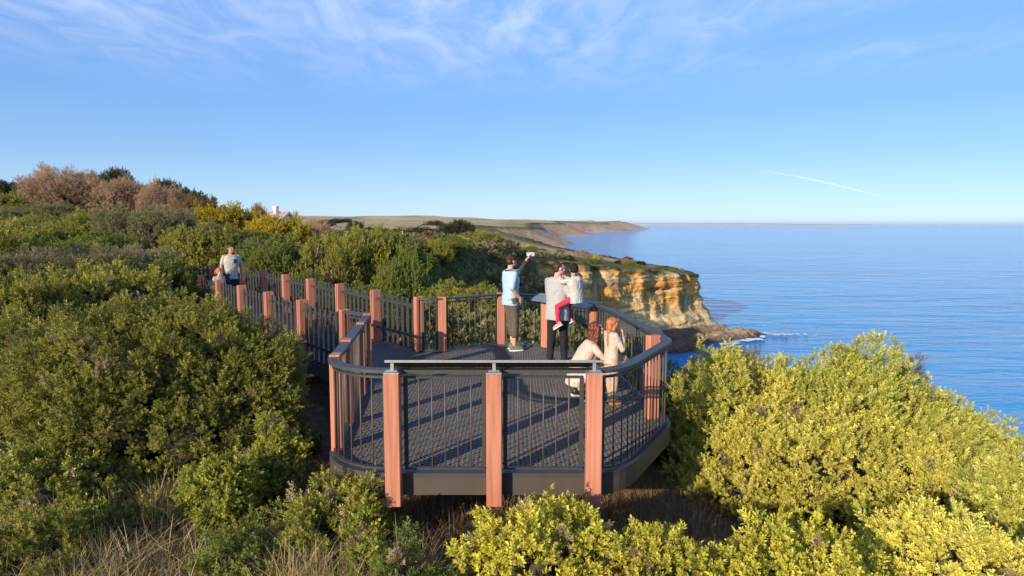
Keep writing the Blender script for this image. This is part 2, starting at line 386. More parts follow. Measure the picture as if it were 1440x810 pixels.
def build_cliff():
    C = COAST[16:26, :2]
    # smooth then resample
    P = resample(C, .45)
    for _ in range(60): P[1:-1] = .25 * P[:-2] + .5 * P[1:-1] + .25 * P[2:]
    n = len(P); tg = np.gradient(P, axis=0); tg /= np.linalg.norm(tg, axis=1)[:, None]
    N = np.stack([tg[:, 1], -tg[:, 0]], 1)
    m = 64; v = np.linspace(0, 1, m)
    ends = ss(0, .16, np.arange(n) / n) * (1 - ss(.86, 1, np.arange(n) / n))
    top = ground(P[:, 0] - N[:, 0] * 2.2, P[:, 1] - N[:, 1] * 2.2) + .25
    U, Vv = np.meshgrid(np.arange(n), v, indexing='ij')
    zt = top[:, None]; Z = zt * (1 - Vv) + (-32.6) * Vv
    off = np.where(Vv < .04, -2.6 + Vv / .04 * 4.2, 1.6 + 1.6 * (Vv - .04) + 11.5 * np.maximum(Vv - .60, 0) ** 1.35 * 1.5)
    X0 = P[:, 0][:, None] + N[:, 0][:, None] * off; Y0 = P[:, 1][:, None] + N[:, 1][:, None] * off
    q = np.stack([X0, Y0, Z], -1)
    gul = fbm(np.stack([X0 / 9, Y0 / 9, Z / 60], -1), 41, 3)           # buttresses and gullies
    led = fbm(np.stack([X0 / 26, Y0 / 26, Z / 1.3], -1), 43, 4)        # bedding ledges
    blk = fbm(q / 4.0, 47, 5)
    amp = np.minimum(Vv / .08, 1) * (1 - .55 * ss(.62, .95, Vv))
    disp = (2.2 * gul + 1.0 * led + .65 * blk) * amp
    notch = np.exp(-((np.arange(n)[:, None] - n * .33) / 5.5) ** 2) * ss(.02, .15, Vv) * (1 - ss(.7, 1, Vv))
    disp = disp - 5.0 * notch
    off2 = off * (.35 + .65 * ends[:, None]) + disp * ends[:, None]
    X = P[:, 0][:, None] + N[:, 0][:, None] * off2; Y = P[:, 1][:, None] + N[:, 1][:, None] * off2
    Z = Z + .3 * amp * fbm(q / 3.0, 53, 3)
    i = np.arange(n - 1)[:, None]; j = np.arange(m - 1)[None, :]
    Q = np.stack([i * m + j, i * m + j + 1, (i + 1) * m + j + 1, (i + 1) * m + j], -1).reshape(-1, 4)
    ochre = np.array([.66, .35, .09]); pale = np.array([.68, .50, .25]); rust = np.array([.42, .19, .06]); grey = np.array([.22, .17, .12]); scr = np.array([.13, .115, .045])
    k = fbm(np.stack([X / 22, Y / 22, Z / 2.4], -1), 61, 4)[..., None]; b2 = fbm(q / 2.6, 67, 4)[..., None]; b3 = fbm(q / 7, 71, 4)[..., None]
    vv = Vv[..., None]
    c = ochre * (1 - ss(.0, .5, k)) + pale * ss(.0, .5, k)
    c = c * (1 - ss(.15, .6, -k + .4 * b3)) + rust * ss(.15, .6, -k + .4 * b3)
    lo = ss(.42, .68, vv + .12 * b3); c = c * (1 - lo) + lo * (pale * (1 + .2 * k))
    gg = ss(.25, .55, b2 * .6 + b3 * .5) * .65; c = c * (1 - gg) + gg * grey
    tp = (1 - ss(.03, .13, vv + .07 * b3)); c = c * (1 - tp) + tp * scr
    le = (1 - ss(.10, .2, (np.arange(n) / n)[:, None, None] + .05 * b3)); c = c * (1 - le * .85) + .85 * le * (scr * 1.3 + .08 * np.maximum(b2, 0))
    bt = ss(.93, .99, vv); c = c * (1 - bt) + bt * np.array([.13, .10, .075])
    me = np_mesh('headland_cliff', np.stack([X, Y, Z], -1).reshape(-1, 3), [Q], np.clip(c, .02, .75).reshape(-1, 3), smooth=False)
    tag(link('headland_cliff', me, MAT['cliff']), kind='structure')
build_cliff()

# ---------------------------------------------------------------- wave-cut rock shelf at its foot
def in_poly(x, y, P):
    r = np.zeros(x.shape, bool); n = len(P)
    for k in range(n):
        ax, ay = P[k]; bx, by = P[(k + 1) % n]
        if ay == by: continue
        r ^= ((ay > y) != (by > y)) & (x < (bx - ax) * (y - ay) / (by - ay) + ax)
    return r
SHELF = np.array([(4, 176), (16, 172), (30, 172), (44, 176), (54, 184), (63, 194), (72, 202), (81, 209), (79, 212.5), (71, 214), (66, 222), (62, 236), (54, 236), (46, 220), (30, 204), (14, 192)], float)
def build_shelf():
    gx = np.arange(0, 86, .5); gy = np.arange(166, 242, .5)
    X, Y = np.meshgrid(gx, gy, indexing='ij')
    ins = in_poly(X, Y, SHELF)
    P = np.vstack([SHELF, SHELF[:1]]); d = seg_dist(X, Y, P) * np.where(ins, 1, -1)
    d = d + 2.0 * fbm2(X, Y, 6, 81)
    h = 2.6 * ss(-1.5, 6.5, d) + ss(0, 4, d) * (1.25 * fbm2(X, Y, 7, 83, 5) + .7 * fbm2(X, Y, 1.8, 87, 3)) + 1.3 * np.exp(-((X - 66) / 12) ** 2 - ((Y - 207) / 6) ** 2)
    Z = SEA - 1.3 + h
    keep = (d > -5)
    idx = np.arange(X.size).reshape(X.shape); nx, ny = X.shape
    Q = np.stack([idx[:-1, :-1], idx[1:, :-1], idx[1:, 1:], idx[:-1, 1:]], -1)
    k = keep[:-1, :-1] & keep[1:, 1:]; Q = Q[k]
    dark = np.array([.085, .062, .045]); brown = np.array([.20, .135, .085]); pal = np.array([.36, .29, .20])
    n = fbm2(X, Y, 5, 91)[..., None]; e = ss(1.2, 3.4, h)[..., None]
    c = dark * (1 - e) + brown * e; q = ss(.0, .6, n + (X[..., None] - 56) / 40) * e * .8; c = c * (1 - q) + q * pal  # sunlit tops painted buff and the shaded low front painted dark, by height
    me = np_mesh('rock_shelf', np.stack([X, Y, Z], -1).reshape(-1, 3), [Q], c.reshape(-1, 3), smooth=False)
    tag(link('rock_shelf', me, MAT['cliff']), kind='structure')
    # foam where the swell breaks round the shelf: a low lacy sheet just above the water
    fx = np.arange(50, 104, .35); fy = np.arange(180, 232, .35)
    X, Y = np.meshgrid(fx, fy, indexing='ij')
    d = seg_dist(X, Y, P) * np.where(in_poly(X, Y, SHELF), 1, -1) + 2.0 * fbm2(X, Y, 6, 81)
    near = (1 - ss(.3, 3.2, -d - .5)) * (d < 1.2)
    plume = np.exp(-((X - 86) / 6) ** 2 - ((Y - 209.5) / 1.6) ** 2) + .8 * np.exp(-((X - 73) / 5) ** 2 - ((Y - 199.5) / 1.6) ** 2)
    val = near * .75 + plume + .75 * fbm2(X * .6, Y, 1.3, 97, 4)
    keep = (val > .85) & (d < 1.5)
    idx = np.arange(X.size).reshape(X.shape)
    Q = np.stack([idx[:-1, :-1], idx[1:, :-1], idx[1:, 1:], idx[:-1, 1:]], -1)[keep[:-1, :-1]]
    Z = SEA + .06 + .22 * np.clip(val - .85, 0, 1)
    me = np_mesh('sea_foam', np.stack([X, Y, Z], -1).reshape(-1, 3), [Q], smooth=True)
    tag(link('sea_foam', me, basic('foam_white', (.8, .82, .84), .8, var=.05)), kind='stuff', label='white foam breaking round the tip of the rock shelf')
build_shelf()

# distant shore right at the horizon
def build_far_shore():
    xs = np.linspace(1900, 8600, 160); m = []
    rows = []
    for k, (off, hh) in enumerate(((0, -34), (60, -10), (200, 6), (1500, 12), (2600, -34))):
        h = hh + 0 * xs + (14 * fbm2(xs, xs * 0 + k * 40, 1600, 7, 3) if 0 < k < 4 else 0) - (30 * ss(.55, 1, (xs - 1900) / 6700) if 0 < k < 4 else 0)
        rows.append(np.stack([xs, 15500 + .08 * xs + off, h], 1))
    V = np.vstack(rows); n = len(xs); i = np.arange(n - 1)
    Q = np.vstack([np.stack([k * n + i, k * n + i + 1, (k + 1) * n + i + 1, (k + 1) * n + i], 1) for k in range(4)])
    tag(link('far_shore_hills', np_mesh('far_shore_hills', V, [Q], smooth=True), basic('far_shore_soil', (.46, .42, .37), .95, var=.2, scale=.002)), kind='structure')
build_far_shore()
# ================================================================ SKY, SUN, CAMERA
SUN_EL = math.radians(16.5); SUN_AZ = math.radians(36)      # light travels towards +x +y
trav = Vector((math.sin(SUN_AZ) * math.cos(SUN_EL), math.cos(SUN_AZ) * math.cos(SUN_EL), -math.sin(SUN_EL)))
sl = bpy.data.lights.new('sun', 'SUN'); sl.energy = 5.0; sl.angle = math.radians(.5); sl.color = (1, .84, .62)
so = bpy.data.objects.new('sun', sl); COL.objects.link(so); so.rotation_euler = trav.to_track_quat('-Z', 'Y').to_euler(); so.location = (-30, -40, 40)

def build_world():
    w = bpy.data.worlds.new('World'); scene.world = w; w.use_nodes = True
    nt = w.node_tree; n = nt.nodes; l = nt.links
    bg = n['Background']
    sky = n.new('ShaderNodeTexSky'); sky.sky_type = 'NISHITA'; sky.sun_disc = False
    sky.sun_elevation = SUN_EL; sky.sun_rotation = math.radians(180 + 36)
    sky.altitude = 0; sky.air_density = SKY_AIR; sky.dust_density = SKY_DUST; sky.ozone_density = SKY_OZ
    tc = n.new('ShaderNodeTexCoord')
    sx = n.new('ShaderNodeSeparateXYZ'); l.new(tc.outputs['Generated'], sx.inputs[0])
    # thin cirrus projected onto a high flat layer
    zz = n.new('ShaderNodeMath'); zz.operation = 'MAXIMUM'; l.new(sx.outputs['Z'], zz.inputs[0]); zz.inputs[1].default_value = .03
    dv = n.new('ShaderNodeVectorMath'); dv.operation = 'DIVIDE'; l.new(tc.outputs['Generated'], dv.inputs[0])
    cb = n.new('ShaderNodeCombineXYZ')
    for k in range(3): l.new(zz.outputs[0], cb.inputs[k])
    l.new(cb.outputs[0], dv.inputs[1])
    def nz(scale, loc, rot, sc, det, dist):
        mp = n.new('ShaderNodeMapping'); mp.inputs['Location'].default_value = loc; mp.inputs['Rotation'].default_value = (0, 0, rot); mp.inputs['Scale'].default_value = sc
        l.new(dv.outputs[0], mp.inputs[0])
        t = n.new('ShaderNodeTexNoise'); t.inputs['Scale'].default_value = scale; t.inputs['Detail'].default_value = det; t.inputs['Roughness'].default_value = .62; t.inputs['Distortion'].default_value = dist
        l.new(mp.outputs[0], t.inputs['Vector']); return t.outputs['Fac']
    a = nz(.42, (1.75, .05, 0), .25, (1.1, .8, 1), 4, .4); b = nz(2.3, (3.1, 1.0, 0), .25, (1.5, .62, 1), 9, .9)
    def mr(s, a0, a1, b0=0, b1=1):
        m = n.new('ShaderNodeMapRange'); m.interpolation_type = 'SMOOTHSTEP'
        for k, v in zip((1, 2, 3, 4), (a0, a1, b0, b1)): m.inputs[k].default_value = v
        l.new(s, m.inputs[0]); return m.outputs[0]
    def mul(p, q):
        m = n.new('ShaderNodeMath'); m.operation = 'MULTIPLY'
        for k, s in enumerate((p, q)):
            if isinstance(s, float): m.inputs[k].default_value = s
            else: l.new(s, m.inputs[k])
        return m.outputs[0]
    cl = mul(mul(mr(a, .34, .62), mr(b, .22, .75)), mr(sx.outputs['Z'], .15, .27))
    cl = mul(cl, .31)
    mx = n.new('ShaderNodeMix'); mx.data_type = 'RGBA'
    # clear-air colours by height above the horizon, blended with the Nishita sky
    Zs = (0.0, .006, .025, .055, .096, .164, .23, .296, .6, 1.0)
    tgt = ((.72, .865, .94), (.73, .87, .95), (.66, .86, .96), (.55, .80, .98), (.42, .68, .98), (.31, .57, .97), (.275, .52, .97), (.26, .51, .97), (.15, .33, .74), (.09, .22, .55))
    tgt = tuple((r_ * .77, g_ * .84, b_ * .92) for r_, g_, b_ in tgt)
    cur = ((.62, .58, .38), (.63, .59, .39), (.75, .75, .51), (.74, .865, .69), (.62, .82, .81), (.455, .685, .83), (.35, .55, .77), (.27, .455, .66), (.20, .36, .58), (.16, .30, .52))
    def ramp(vals):
        r = n.new('ShaderNodeValToRGB'); e = r.color_ramp.elements
        while len(e) < len(Zs): e.new(.5)
        for k, (z_, v) in enumerate(zip(Zs, vals)):
            e[k].position = z_; e[k].color = (*v, 1)
        l.new(sx.outputs['Z'], r.inputs[0]); return r.outputs[0]
    def vm(op, p, q):
        m = n.new('ShaderNodeVectorMath'); m.operation = op; l.new(p, m.inputs[0])
        if isinstance(q, tuple): m.inputs[1].default_value = q
        else: l.new(q, m.inputs[1])
        return m.outputs[0]
    NW = .42; K = 1 / (SKY_STR * 1.366)
    tn = ramp([tuple(min(1, a / b / 2.6) for a, b in zip(p, q)) for p, q in zip(tgt, cur)])
    part = vm('MULTIPLY', vm('MULTIPLY', sky.outputs[0], tn), (2.6 * NW,) * 3)
    tint = n.new('ShaderNodeVectorMath'); tint.operation = 'ADD'
    l.new(part, tint.inputs[0]); l.new(vm('MULTIPLY', ramp(tgt), (K * (1 - NW),) * 3), tint.inputs[1])
    l.new(cl, mx.inputs['Factor']); l.new(tint.outputs[0], mx.inputs['A']); mx.inputs['B'].default_value = (CLOUD_V * .90, CLOUD_V * .95, CLOUD_V * 1.02, 1)
    l.new(mx.outputs['Result'], bg.inputs['Color']); bg.inputs['Strength'].default_value = SKY_STR
SKY_AIR, SKY_DUST, SKY_OZ, SKY_STR, SKY_TINT, CLOUD_V = 1.0, .6, 2.0, .14, (1, 1, 1), 7.0
build_world()

cam = bpy.data.cameras.new('camera'); cam.lens = 24; cam.sensor_width = 36; cam.clip_end = 90000; cam.clip_start = .05
co = bpy.data.objects.new('camera', cam); COL.objects.link(co)
co.location = (0, 0, CAM_H); co.rotation_euler = (math.radians(90 - 5.41), 0, 0)
scene.camera = co
vs = scene.view_settings
vs.view_transform = 'Standard'; vs.look = 'None'; vs.gamma = 1; vs.exposure = .45; vs.use_curve_mapping = False
scene.cycles.use_denoising = True
scene.cycles.max_bounces = 8; scene.cycles.transparent_max_bounces = 12

# vapour trail high over the sea: a long thin tapering streak of ice cloud
def build_trail():
    A = np.array((3250, 9000, 690.)); B = np.array((4880, 9000, 335.))
    mb = MB(org=A); n = 40; pts = []
    for k in range(n):
        t = k / (n - 1); p = A + (B - A) * t; p = p + np.array((0, 0, 28 * math.sin(math.pi * t)))
        pts.append((p, 2 + 9 * math.sin(math.pi * min(1, t * 1.02)) ** .7 * (1 + .25 * math.sin(k * 1.7))))
    for (p, r), (q, s) in zip(pts[:-1], pts[1:]): mb.cyl(p, q, r, s, 8)
    m, nt, b, out = new_mat('ice_cloud'); nn = nt.nodes; l = nt.links
    b.inputs['Base Color'].default_value = (.9, .9, .9, 1); b.inputs['Roughness'].default_value = 1
    tr = nn.new('ShaderNodeBsdfTransparent'); mix = nn.new('ShaderNodeMixShader')
    nz = nn.new('ShaderNodeTexNoise'); nz.inputs['Scale'].default_value = .006; nz.inputs['Detail'].default_value = 6
    tcx = nn.new('ShaderNodeTexCoord'); l.new(tcx.outputs['Object'], nz.inputs['Vector'])
    mrr = nn.new('ShaderNodeMapRange'); mrr.inputs[1].default_value = .3; mrr.inputs[2].default_value = .75; mrr.inputs[3].default_value = .05; mrr.inputs[4].default_value = .28
    l.new(nz.outputs['Fac'], mrr.inputs[0]); l.new(mrr.outputs[0], mix.inputs[0]); l.new(tr.outputs[0], mix.inputs[1]); l.new(b.outputs[0], mix.inputs[2]); l.new(mix.outputs[0], out.inputs['Surface'])
    o = mb.build('vapour_trail', m, None, tuple(A), True)
    tag(o, 'thin white slanting vapour trail in the blue sky over the sea', 'vapour trail')
build_trail()
# ================================================================ LOOKOUT DECK, BALUSTRADE, WALKWAY
def arc_path():
    P = [(-2.62, 10.6), (-2.17, 10.15), (-2.0, 8.6), (-1.83, 7.0)]
    c = np.array((-1.15, 6.98)); r = .68
    for a in np.radians(np.linspace(182, 270, 10)): P.append(tuple(c + r * np.array((math.cos(a), math.sin(a)))))
    P += [(-.17, 6.30), (.78, 6.30)]
    # front right: short sweep then the straight run to the sharp outer corner
    for t in np.linspace(.15, 1, 6):
        p0, p1, p2 = np.array((.78, 6.30)), np.array((1.0, 6.30)), np.array((1.18, 6.62)); P.append(tuple((1 - t) ** 2 * p0 + 2 * t * (1 - t) * p1 + t * t * p2))
    P += [(1.74, 7.70)]
    for t in np.linspace(.2, 1, 5):
        p0, p1, p2 = np.array((1.74, 7.70)), np.array((1.85, 7.9)), np.array((1.825, 8.12)); P.append(tuple((1 - t) ** 2 * p0 + 2 * t * (1 - t) * p1 + t * t * p2))
    P += [(1.68, 9.9), (1.58, 10.8), (1.42, 11.5), (1.1, 12.2), (.64, 12.85), (.22, 13.12), (-.22, 13.2), (-1.28, 12.42), (-1.50, 12.36), (-1.72, 12.46)]
    return np.array(P, float)
RAIL = arc_path()
_d = np.r_[0, np.cumsum(np.linalg.norm(np.diff(RAIL, axis=0), axis=1))]
def rail_at(s): return np.array([np.interp(s, _d, RAIL[:, 0]), np.interp(s, _d, RAIL[:, 1])])
def rail_s(p): 
    q = np.linspace(0, _d[-1], 4000); pts = np.stack([np.interp(q, _d, RAIL[:, 0]), np.interp(q, _d, RAIL[:, 1])], 1)
    return q[np.argmin(np.hypot(*(pts - np.array(p)).T))]
def rail_tan(s):
    a, b = rail_at(max(s - .05, 0)), rail_at(min(s + .05, _d[-1])); return unit(b - a)

deck = empty('lookout_deck', (0, 9.5, 0), 'dark steel mesh lookout platform with curved corners standing among coastal shrubs', 'lookout deck')
org = (0, 9.5, 0)
# mesh floor: real crossing bars, clipped to the platform outline
POLYD = RAIL.copy()
def clip_lines(ang, pitch, w, z0, z1, mb):
    d = np.array((math.cos(ang), math.sin(ang))); nrm = np.array((-d[1], d[0]))
    n = len(POLYD); proj = POLYD @ nrm
    for c in np.arange(proj.min() + pitch / 2, proj.max(), pitch):
        ts = []
        for k in range(n):
            a, b = POLYD[k], POLYD[(k + 1) % n]; pa, pb = a @ nrm - c, b @ nrm - c
            if (pa > 0) != (pb > 0): ts.append((a + (b - a) * pa / (pa - pb)) @ d)
        ts.sort()
        for t0, t1 in zip(ts[::2], ts[1::2]):
            if t1 - t0 < .05: continue
            p = nrm * c + d * (t0 + t1) / 2
            mb.box((p[0], p[1], (z0 + z1) / 2), (t1 - t0, w, z1 - z0), (d[0], d[1], 0), (nrm[0], nrm[1], 0))
mb = MB(org); clip_lines(math.radians(29), .044, .0095, -.030, -.002, mb); clip_lines(math.radians(-29), .044, .0095, -.0295, -.0035, mb)
mb.build('mesh_floor', MAT['grating'], deck)
mb = MB(org); mb.sweep(RAIL, .06, -.205, -.034); mb.build('fascia', MAT['bronze'], deck)
mb = MB(org); mb.sweep(RAIL, .062, -.032, .006); mb.build('edge_strip', MAT['rail'], deck)
for y in (7.2, 8.6, 10.0, 11.4):
    mb = MB(org); x0, x1 = (-1.72 - (y - 7) * .06, 1.5) if y < 11 else (-1.5, 1.3)
    mb.box(((x0 + x1) / 2, y, -.14), (x1 - x0, .07, .18)); mb.build('floor_beam', MAT['charcoal'], deck)
for x in (-.95, .75):
    mb = MB(org); mb.box((x, 9.1, -.13), (.06, 5.4, .16)); mb.build('floor_beam', MAT['charcoal'], deck)
for x, y in ((-.46, 7.45), (1.0, 8.4), (-1.2, 9.9), (.6, 11.2)):
    mb = MB(org); g = gz(x, y); mb.cyl((x, y, g - .3), (x, y, -.22), .055, n=16); mb.box((x, y, -.235), (.22, .22, .02)); mb.build('support_column', MAT['bronze'], deck, smooth=False)

# ---------------------------------------------------------------- balustrade
bal = empty('balustrade', (0, 9.5, 0), 'grey topped balustrade of thin upright rods and terracotta posts round the lookout deck', 'balustrade')
def slotted_post(name, x, y, z0, z1, w, dpt, ang, parent, o, slot=False, cap=None):
    ax = (math.cos(ang), math.sin(ang), 0); ay = (-math.sin(ang), math.cos(ang), 0)
    mb = MB(o)
    if slot:
        for sgn in (-1, 1): mb.box((x + ax[0] * sgn * w * .31, y + ax[1] * sgn * w * .31, (z0 + z1) / 2), (w * .38, dpt, z1 - z0), ax, ay, bev=.006)
        mb.box((x, y, (z0 + z1) / 2 - .003), (w * .26, dpt * .55, z1 - z0 - .006), ax, ay)
    else: mb.box((x, y, (z0 + z1) / 2), (w, dpt, z1 - z0), ax, ay, bev=.006)
    p = mb.build(name, MAT['terracotta'], parent)
    if cap:
        mb = MB(o); mb.box((x, y, z1 + .006), (w * .98, dpt * .98, .012), ax, ay); mb.build('cap_plate', MAT['galv'], p)
    return p
# front posts stand outside the fascia and run down past it
FRONT = [(-1.10, 6.165), (-.165, 6.165), (.755, 6.165)]
for x, y in FRONT: slotted_post('post', x, y, -.265, .985, .142, .14, 0, bal, org, False, True)
OTHER = [(-2.62, 10.6), (-2.165, 10.12), (-2.06, 9.2), (-1.92, 7.85), (-1.82, 6.95), (1.70, 8.12), (1.40, 11.52), (.64, 12.85), (-.22, 13.2), (-1.28, 12.42), (-1.72, 12.46)]
for k, (x, y) in enumerate(OTHER):
    s = rail_s((x, y)); t = rail_tan(s); a = math.atan2(t[1], t[0])
    if k in (0, 10): a = math.radians(38)
    if k == 5: a = math.radians(20)
    if k in (8, 9): a = math.radians(8)
    top = 1.012 if k not in (6,) else .99
    slotted_post('post', x, y, -.20, top, .15, .11, a, bal, org, k in (0, 10))
# top rail: one continuous flat-topped rail, split where the posts stand
mb = MB(org); mb.sweep(RAIL, .056, .960, .992); mb.build('top_rail', MAT['rail'], bal)
# infill panels between posts
stops = sorted(rail_s(p) for p in [(-1.10, 6.3), (-.165, 6.3), (.755, 6.3)] + OTHER)
for s0, s1 in zip(stops[:-1], stops[1:]):
    L = s1 - s0
    if L < .3: continue
    mb = MB(org)
    q = np.linspace(s0 + .085, s1 - .085, max(2, int(L / .1))); path = np.array([rail_at(v) for v in q])
    mb.sweep(path, .022, .028, .044); mb.sweep(path, .02, .905, .925)
    for v in (s0 + .10, s1 - .10):
        p = rail_at(v); t = rail_tan(v); mb.box((p[0], p[1], .476), (.040, .012, .858), (t[0], t[1], 0), (-t[1], t[0], 0))
    panel = mb.build('infill_frame', MAT['charcoal'], bal)
    nb = max(2, int(round((L - .2) / .125)))
    for k in range(1, nb):
        p = rail_at(s0 + .1 + (L - .2) * k / nb)
        m2 = MB(org); m2.cyl((p[0], p[1], .0445), (p[0], p[1], .9045), .0068, n=8); m2.build('rod', MAT['rod'], panel, smooth=True)

# ---------------------------------------------------------------- leaning panels on stub brackets
def lean_panel(label, A, B, inward, zo, zi, depth, stubs, mat, thick=.014, taper=.10):
    A = np.array(A, float); B = np.array(B, float); inn = unit(np.array(inward, float))
    mid = (A + B) / 2; root = empty('lectern_panel', (mid[0], mid[1], zo), label, 'lectern panel')
    o = (mid[0], mid[1], zo); mb = MB(o); t = unit(B - A)
    a0 = A; b0 = B; a1 = A + inn * depth + t * taper; b1 = B + inn * depth - t * taper
    V = []
    for dz in (0, -thick):
        for p, z in ((a0, zo), (b0, zo), (b1, zi), (a1, zi)): V.append((p[0], p[1], z + dz))
    mb.add(V, [[[0, 1, 2, 3], [7, 6, 5, 4], [0, 4, 5, 1], [1, 5, 6, 2], [2, 6, 7, 3], [3, 7, 4, 0]]])
    mb.build('panel', mat, root)
    m2 = MB(o); up = np.array((0, 0, 1.0)); e = a0; m2.box(((A + B)[0] / 2 - inn[0] * .004, (A + B)[1] / 2 - inn[1] * .004, zo - .006), (np.linalg.norm(B - A), .008, .022), (t[0], t[1], 0), (inn[0], inn[1], 0)); m2.build('trim', MAT['galv'], root)
    for x, y, ztop in stubs:
        m3 = MB(o); m3.box((x, y, (1.0 + ztop) / 2), (.03, .012, ztop - 1.0), (t[0], t[1], 0), (-t[1], t[0], 0)); m3.box((x, y, 1.0015 + .004), (.10, .05, .008), (t[0], t[1], 0), (-t[1], t[0], 0)); m3.build('bracket', MAT['galv'], root)
    return root
lean_panel('long dark lectern panel bolted over the three front posts of the deck', (-1.16, 6.13), (.84, 6.13), (0, 1), 1.105, .985, .34, [(x, 6.165, 1.078) for x, y in FRONT], MAT['bronze'])
lean_panel('sloping blue grey lectern panel on the far rail beside the man carrying a child', (.50, 13.02), (1.52, 11.48), (-.75, -.66), 1.02, .93, .30, [(.62, 12.95, 1.008), (1.42, 11.56, 1.008)], MAT['panel'])

# ---------------------------------------------------------------- walkway
walk = empty('boardwalk', (-6.5, 17, 0), 'dark boarded walkway leading from the lookout deck back into the scrub', 'boardwalk')
ow = (-6.5, 17, 0)
RF = [(-1.72, 12.46), (-2.79, 13.86), (-3.87, 15.27), (-4.95, 16.68), (-6.02, 18.09), (-7.1, 19.5), (-8.3, 20.85), (-9.7, 22.05), (-11.3, 23.0)]
LF = [(-2.62, 10.6), (-3.72, 12.03), (-4.82, 13.46), (-5.92, 14.89), (-7.02, 16.32), (-8.12, 17.75), (-9.3, 19.1)]
RFp, LFp = np.array(RF), np.array(LF)
def along(P, t):
    d = np.r_[0, np.cumsum(np.linalg.norm(np.diff(P, axis=0), axis=1))]; return np.array([np.interp(t * d[-1], d, P[:, 0]), np.interp(t * d[-1], d, P[:, 1])])
mb = MB(ow); nbd = 108
for k in range(nbd):
    t0, t1 = k / nbd, (k + .93) / nbd
    a, b, c, d = along(LFp, t0), along(RFp, t0), along(RFp, t1), along(LFp, t1)
    V = [(p[0], p[1], z) for z in (-.035, -.004) for p in (a, b, c, d)]
    mb.add(V, [[[3, 2, 1, 0], [4, 5, 6, 7], [0, 1, 5, 4], [1, 2, 6, 5], [2, 3, 7, 6], [3, 0, 4, 7]]])
mb.build('board_floor', MAT['plank'], walk)
for P in (LFp, RFp):
    mb = MB(ow); mb.sweep(P, .04, -.25, -.04); mb.build('side_beam', MAT['charcoal'], walk)
# triangular landing between walkway and platform
mb = MB(ow); V = [(p[0], p[1], z) for z in (-.034, -.006) for p in ((-2.62, 10.6), (-2.17, 10.15), (-1.5, 12.36), (-1.72, 12.46))]
mb.add(V, [[[3, 2, 1, 0], [4, 5, 6, 7], [0, 1, 5, 4], [1, 2, 6, 5], [2, 3, 7, 6], [3, 0, 4, 7]]]); mb.build('landing_plate', MAT['plank'], walk)
for k in (2, 4, 6):
    for P in (LFp, RFp):
        mb = MB(ow); x, y = P[k]; mb.cyl((x, y, gz(x, y) - .3), (x, y, -.2), .05, n=10); mb.build('support_column', MAT['charcoal'], walk)

def picket_fence(P, label, side, skip_first):
    o = (P[4][0], P[4][1], 0); root = empty('picket_fence', o, label, 'fence')
    r = random.Random(5)
    for k, (x, y) in enumerate(P):
        if k == 0 and skip_first: continue
        a = P[min(k + 1, len(P) - 1)] - P[max(k - 1, 0)]; ang = math.atan2(a[1], a[0])
        slotted_post('post', x, y, -.22, 1.0, .15, .17, ang, root, o, k < 4)
    for z in (.22, .80):
        mb = MB(o); q = P.copy(); mb.sweep(q, .018, z, z + .05); mb.build('rail', MAT['charcoal'], root)
    for a, b in zip(P[:-1], P[1:]):
        t = unit(b - a); L = np.linalg.norm(b - a); nrm = np.array((-t[1], t[0])) * side; n = 7
        for k in range(n):
            u = .16 + (L - .32) * (k + .5) / n
            p = a + t * u + nrm * .034
            top = .965 - .03 * r.random()
            mb = MB(o); mb.box((p[0], p[1], (top - .10) / 2), (.088, .024, top + .10), (t[0], t[1], 0), (nrm[0], nrm[1], 0), bev=.004); mb.build('picket', MAT['charcoal'], root)
picket_fence(LFp, 'charcoal picket fence with terracotta posts on the near side of the walkway', 1, True)
picket_fence(RFp, 'charcoal picket fence with terracotta posts behind the walking man', -1, True)
